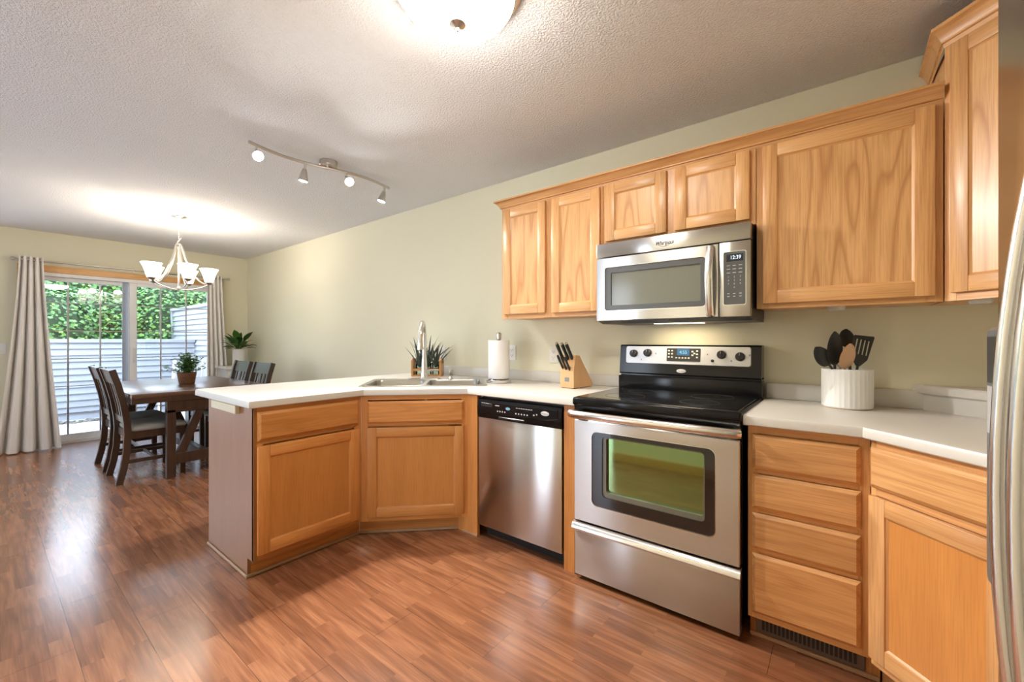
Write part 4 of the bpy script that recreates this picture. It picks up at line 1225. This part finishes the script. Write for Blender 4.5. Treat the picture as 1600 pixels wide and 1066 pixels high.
ch = thing('chandelier', 'five-arm brushed nickel chandelier with white glass bell shades over the dining table', 'chandelier', (-4.122, -1.306, H))
obj('canopy', MB().lathe([(0, 0), (.068, 0), (.066, -.008), (.030, -.020), (.012, -.030), (0, -.034)], n=32), M['nickel'], ch)
cnm = MB()
for i in range(9):
    z = -.035 - i * .022
    T = Matrix.Translation((0, 0, z)) @ Matrix.Rotation(R(90 * (i % 2)), 4, 'Z')
    cnm.tube([(.008 * math.cos(a), 0, .016 * math.sin(a)) for a in [2 * math.pi * k / 12 for k in range(13)]], .0022, n=6, caps=False, T=T)
obj('chain', cnm, M['nickel'], ch)
obj('loop', MB().tube([(.026 * math.cos(a), .026 * math.sin(a) * .6, -.245 + .026 * math.sin(a)) for a in [2 * math.pi * k / 20 for k in range(21)]], .004, n=8, caps=False), M['nickel'], ch)
obj('column', MB().lathe([(0, -.272), (.016, -.275), (.030, -.285), (.030, -.300), (.012, -.306), (.009, -.33), (.009, -.70), (.018, -.712), (.020, -.722), (.010, -.735), (.006, -.745), (0, -.748)], n=24), M['nickel'], ch)
for k in range(5):
    a = R(3 + 72 * k)
    c_, s_ = math.cos(a), math.sin(a)
    P2 = lambda r, z: (r * c_, r * s_, z)
    arm = obj('arm', MB().tube([P2(r, z) for r, z in ((.024, -.292), (.040, -.36), (.058, -.43), (.088, -.51), (.125, -.590), (.165, -.640), (.205, -.664), (.245, -.664))], [.010, .0105, .0105, .010, .0095, .009, .0085, .008], n=10).tube([P2(r, z) for r, z in ((.012, -.735), (.08, -.730), (.15, -.712), (.20, -.692), (.238, -.664))], .006, n=8), M['nickel'], ch)
    obj('cup', MB().lathe([(0, -.652), (.014, -.652), (.030, -.640), (.036, -.630), (.034, -.628), (0, -.632)], (.245 * c_, .245 * s_, -.015), 24), M['nickel'], arm)
    obj('shade', MB().lathe([(.034, -.630), (.040, -.610), (.050, -.57), (.063, -.53), (.082, -.492), (.080, -.491), (.060, -.53), (.047, -.57), (.037, -.61), (.0, -.622)], (.245 * c_, .245 * s_, -.015), 32), M['shade'], arm, 60)
    lamp('POINT', 'bulb', arm, (.245 * c_, .245 * s_, -.485), CHAND_W, (1.0, .87, .70), shadow_soft_size=.05)

# ------------------------------------------------------------------ curtains
rod = thing('curtain_rod', 'thin nickel curtain rod with ball finials across the glass door', 'curtain rod', (-5.975, 0, 2.10))
obj('rod', MB().tube([(0, -2.285, 0), (0, -.315, 0)], .009), M['nickel'], rod)
for y, s in ((-2.285, -1), (-.315, 1)):
    obj('finial', MB().lathe([(0, 0), (.010, 0), (.012, .004), (.008, .010), (.019, .022), (.022, .032), (.016, .045), (0, .050)], (0, y, 0), 24, T=Matrix.Rotation(R(-90 * s), 4, 'X')), M['nickel'], rod)
for y in (-2.262, -1.3, -.338):
    obj('bracket', MB().tube([(0, y, 0), (-.04, y, .0), (-.088, y, 0)], .006).lathe([(0, 0), (.02, 0), (.02, .006), (0, .006)], (-.0975, y, 0), 20, T=Matrix.Rotation(R(90), 4, 'Y')), M['nickel'], rod)
def curtain(name, lab, top, bot, xt, xb, folds, seed):
    t = thing(name, lab, 'curtain', (0, 0, 0), 0, 'curtains at the glass door')
    mb = MB(); nu, nv = 140, 26
    rdm = random.Random(seed); ph = [rdm.uniform(-.5, .5) for _ in range(folds + 1)]
    vs, fs = [], []
    for v in range(nv + 1):
        tz = v / nv; z = 2.135 - (2.135 - .012) * tz
        e = tz ** 1.3
        for u in range(nu + 1):
            s = u / nu
            y = (top[0] + (top[1] - top[0]) * s) * (1 - e) + (bot[0] + (bot[1] - bot[0]) * s) * e
            amp = .030 + .038 * tz
            k = int(min(folds - 1, s * folds))
            w = 1 - 2 * max(0.0, .5 - .5 * math.cos(2 * math.pi * s * folds)) ** 2.4
            x = xt + (xb - xt) * e + amp * w
            y += .006 * tz * math.sin(2 * math.pi * s * folds + ph[k])
            vs.append((x, y, z))
    for v in range(nv):
        for u in range(nu):
            a = v * (nu + 1) + u
            fs.append((a, a + 1, a + nu + 2, a + nu + 1))
    m = len(vs)
    vs += [(x - .004, y, z) for x, y, z in vs]
    fs += [tuple(i + m for i in f[::-1]) for f in fs]
    row = nu + 1
    for u in range(nu):
        fs += [(u + 1, u, u + m, u + 1 + m), (nv * row + u, nv * row + u + 1, nv * row + u + 1 + m, nv * row + u + m)]
    for v in range(nv):
        fs += [(v * row, v * row + row, v * row + row + m, v * row + m), (v * row + nu + row, v * row + nu, v * row + nu + m, v * row + nu + row + m)]
    mb.quads(vs, fs)
    obj('fabric', mb, M['curtain'], t, 60)
    g = MB()
    for i in range(folds * 2):
        s = (i + .5) / (folds * 2)
        y = top[0] + (top[1] - top[0]) * s
        g.lathe([(.020, -.002), (.026, -.002), (.026, .002), (.020, .002), (.020, -.002)], (xt, y, 2.10), 20, T=Matrix.Rotation(R(90), 4, 'X'))
    obj('grommets', g, M['nickel'], t)
    return t
curtain('curtain', 'long oatmeal curtain gathered at the left side of the glass door', (-2.272, -2.095), (-2.44, -1.965), -5.975, -5.865, 4, 1)
curtain('curtain', 'narrower oatmeal curtain gathered at the right side of the glass door, near the corner', (-.555, -.375), (-.56, -.265), -5.975, -5.96, 4, 2)

# ------------------------------------------------------------------ dining set
tb = thing('dining_table', 'dark wooden trestle dining table with a thick glossy top', 'table', (-4.354, -1.225, 0))
TL, TWd = .817, .535
obj('tabletop', MB().box(-TL, TL, -TWd, TWd, .722, .76, bev=.004, seg=2), table_wood, tb, 30)
obj('apron', MB().box(-TL + .002, TL - .002, -TWd + .002, TWd - .002, .676, .722, bev=.002), dark_wood, tb, 0)
for sx in (-1, 1):
    x = sx * .775
    t_ = obj('trestle', MB().box(x - .03, x + .03, -.30, -.235, 0, .60, bev=.003).box(x - .03, x + .03, .235, .30, 0, .60, bev=.003).box(x - .03, x + .03, -.30, .30, .575, .676, bev=.003).box(x - .025, x + .025, -.235, .235, .115, .21, bev=.003), dark_wood, tb, 0)
    for sy in (-1, 1):
        obj('brace', MB().box(-.022, .022, -.032, .032, -.21, .235, T=Matrix.Translation((x, sy * .125, .395)) @ Matrix.Rotation(R(21 * sy), 4, 'X')), dark_wood, t_, 0)
obj('long_stretcher', MB().box(-.75, .75, -.03, .03, .12, .19, bev=.003), dark_wood, tb, 0)

def ysweep(pts, x0, x1, th):
    """bar of constant x-width following (y,z) points"""
    lo = []
    k = len(pts)
    for i, (y, z) in enumerate(pts):
        a = Vector(pts[max(0, i - 1)]); b = Vector(pts[min(k - 1, i + 1)])
        d = (b - a).normalized(); n = Vector((-d.y, d.x)) * (th / 2)
        lo.append([(x0, y + n.x, z + n.y), (x1, y + n.x, z + n.y), (x1, y - n.x, z - n.y), (x0, y - n.x, z - n.y)])
    return MB().rings(lo)
c0 = thing('dining_chair', 'dark wooden slat-back dining chair nearest the peninsula, on the near side of the table', 'chair', (-3.89, -1.575, 0), 0, 'chairs around the dining table')
bpt = [(-.240, 0), (-.212, .12), (-.192, .26), (-.185, .42), (-.190, .52), (-.212, .68), (-.248, .84), (-.284, .965)]
def back_y(z):
    for (y0, z0), (y1, z1) in zip(bpt, bpt[1:]):
        if z0 <= z <= z1:
            return y0 + (y1 - y0) * (z - z0) / (z1 - z0)
    return bpt[-1][0]
for s in (-1, 1):
    obj('leg', ysweep(bpt, s * .212 - .019, s * .212 + .019, .046), dark_wood, c0, 30)
    obj('leg', MB().prism([(s * .205 - .019, .172), (s * .205 + .019, .172), (s * .205 + .019, .212), (s * .205 - .019, .212)], 0, .43), dark_wood, c0, 0)
zz = [.845, .88, .92, .962]
obj('top_rail', ysweep([(back_y(z) - .002, z) for z in zz], -.194, .194, .024), dark_wood, c0, 30)
obj('lower_rail', ysweep([(back_y(z), z) for z in (.50, .525, .555)], -.194, .194, .022), dark_wood, c0, 30)
for x, wd in ((-.105, .034), (0, .060), (.105, .034)):
    obj('slat', ysweep([(back_y(z), z) for z in (.55, .65, .75, .85)], x - wd / 2, x + wd / 2, .013), dark_wood, c0, 30)
obj('seat_frame', MB().box(-.205, .205, -.185, .200, .365, .432, bev=.003), dark_wood, c0, 0)
cs_ = MB()
bs = rrect(-.225, .225, -.175, .225, .03, 4)
cs_.rings([[(x * k, (y - .02) * k + .02, z) for x, y in bs] for k, z in ((.97, .430), (1.0, .440), (1.0, .455), (.96, .470), (.80, .480), (.5, .486), (.15, .488))])
obj('seat', cs_, M['seat'], c0, 60)
for s in (-1, 1):
    obj('stretcher', MB().box(s * .208 - .010, s * .208 + .010, -.205, .180, .165, .195, bev=.002), dark_wood, c0, 0)
obj('stretcher', MB().box(-.20, .20, -.010, .010, .168, .192, bev=.002), dark_wood, c0, 0)
dup(c0, (-4.46, -1.58, 0), 0, 'dark wooden slat-back dining chair by the curtain side, beyond the nearest one', 'chairs around the dining table')
dup(c0, (-3.955, -.865, 0), R(180), 'dark wooden dining chair on the wall side of the table, nearer the countertop', 'chairs around the dining table')
dup(c0, (-4.53, -.865, 0), R(180), 'dark wooden dining chair on the wall side of the table, nearer the white cabinet', 'chairs around the dining table')

pp = thing('potted_plant', 'bushy green plant in a brown wicker pot on the dining table', 'plant', (-4.257, -1.207, .7605))
obj('pot', MB().lathe([(0, 0), (.060, 0), (.064, .01), (.080, .112), (.084, .118), (.080, .120), (.074, .112), (0, .10)], n=36, flute=lambda i, z: .0015 * (i % 2)), M['basket'], pp, 20)
bd = MB()
for i in range(6):
    z = .012 + i * .018; r = .0645 + .016 * z / .11
    bd.tube([(r * math.cos(a), r * math.sin(a), z) for a in [2 * math.pi * k / 36 for k in range(37)]], .0045, n=6, caps=False)
obj('weave', bd, M['basket'], pp)
obj('soil', MB().lathe([(0, .103), (.074, .101)], n=24), M['soil'], pp)
lf = MB(); rdl = random.Random(21); vs, fs, ms = [], [], []
stems = MB()
for i in range(70):
    az = rdl.uniform(0, 6.283); ln = abs(rdl.gauss(.0, .62)); L = rdl.uniform(.13, .23)
    ln = min(ln, 1.35)
    p0 = Vector((rdl.uniform(-.03, .03), rdl.uniform(-.03, .03), .10))
    d = Vector((math.cos(az) * math.sin(ln), math.sin(az) * math.sin(ln), math.cos(ln)))
    tip = p0 + d * L
    stems.tube([p0, p0 + d * L * .6, tip], [.0018, .0015, .001], n=5)
    for j in range(9):
        t = .25 + .75 * j / 8
        q = p0 + d * L * t
        a2 = rdl.uniform(0, 6.283)
        e = Vector((math.cos(a2), math.sin(a2), rdl.uniform(-.2, .8))).normalized()
        w_ = e.cross(Vector((rdl.uniform(-1, 1), rdl.uniform(-1, 1), 1))).normalized()
        ll = rdl.uniform(.028, .045); b = len(vs)
        vs += [q, q + e * ll * .5 + w_ * ll * .22, q + e * ll, q + e * ll * .5 - w_ * ll * .22]
        fs.append((b, b + 1, b + 2, b + 3)); ms.append(rdl.choice((0, 0, 1, 2)))
me = bpy.data.meshes.new('tmp'); me.from_pydata(vs, [], fs)
for pz, mi in zip(me.polygons, ms):
    pz.material_index = mi
lf.bm.from_mesh(me); bpy.data.meshes.remove(me)
obj('leaves', lf, [M['leaf'], M['leaf2'], M['leaf3']], pp, 0)
obj('stems', stems, M['leaf2'], pp)

# white cabinet in the corner with a peace lily
wc_ = thing('side_cabinet', 'small white side cabinet with knobs in the corner beyond the table', 'cabinet', (-5.69, -.245, 0))
obj('carcass', MB().box(-.18, .16, -.20, .20, .05, .812).box(-.16, .13, -.18, .18, 0, .05), M['white'], wc_, 0)
obj('top', MB().box(-.20, .19, -.235, .225, .812, .844, bev=.005), M['white'], wc_, 30)
for z0, z1 in ((.585, .78), (.365, .565), (.075, .345)):
    d_ = obj('drawer', MB().box(.16, .176, -.185, .185, z0, z1, bev=.004), M['white'], wc_, 30)
    obj('knob', MB().lathe([(.006, 0), (.006, .012), (.013, .018), (.010, .026), (0, .028)], (.176, 0, (z0 + z1) / 2), 20, T=Matrix.Rotation(R(90), 4, 'Y')), M['nickel'], d_)
lil = thing('peace_lily', 'broad-leaved green plant in a white cylinder pot on the white side cabinet', 'plant', (-5.68, -.25, .8445))
obj('pot', MB().lathe([(0, 0), (.074, 0), (.078, .006), (.080, .24), (.076, .242), (.074, .225), (0, .22)], n=40), M['ceramic'], lil)
obj('soil', MB().lathe([(0, .226), (.074, .224)], n=24), M['soil'], lil)
def broad(p, az, lean, L, w, curl, mb, mi=0):
    h = Vector((math.cos(az), math.sin(az), 0)); e = Vector((-h.y, h.x, 0)); q = Vector(p); ang = lean
    vs, fs = [], []; n = 9
    for i in range(n + 1):
        t = i / n
        ww = .003 if t < .4 else max(.001, w * math.sin(math.pi * ((t - .4) / .6) ** .75))
        d = Vector((h.x * math.sin(ang), h.y * math.sin(ang), math.cos(ang))); nn = d.cross(e)
        vs += [q + e * ww + nn * ww * -.25, q, q - e * ww + nn * ww * -.25]
        q = q + d * L / n; ang += curl / n * (0.4 if t < .4 else 1.6)
    for i in range(n):
        a = i * 3
        fs += [(a, a + 1, a + 4, a + 3), (a + 1, a + 2, a + 5, a + 4)]
    mb.quads(vs, fs, mi)
lm = MB(); rl = random.Random(4)
for i in range(34):
    az = i * 2.4; ln = .10 + .95 * (i / 34)
    # keep clear of the two walls
    L = rl.uniform(.30, .40)
    if math.cos(az) < -.3 or math.sin(az) > .5:
        L *= .62
    broad((rl.uniform(-.03, .03), rl.uniform(-.03, .03), .21), az, ln, L, rl.uniform(.036, .050), 1.2, lm, rl.choice((0, 0, 1)))
obj('leaves', lm, [M['leaf'], M['leaf2']], lil, 60)
lf2 = MB()
for az, ln, L in ((-1.35, .75, .36), (-1.7, .55, .36), (-.9, .9, .30)):
    broad((0, 0, .21), az, ln, L, .022, .9, lf2)
obj('flowers', lf2, M['lily'], lil, 60)
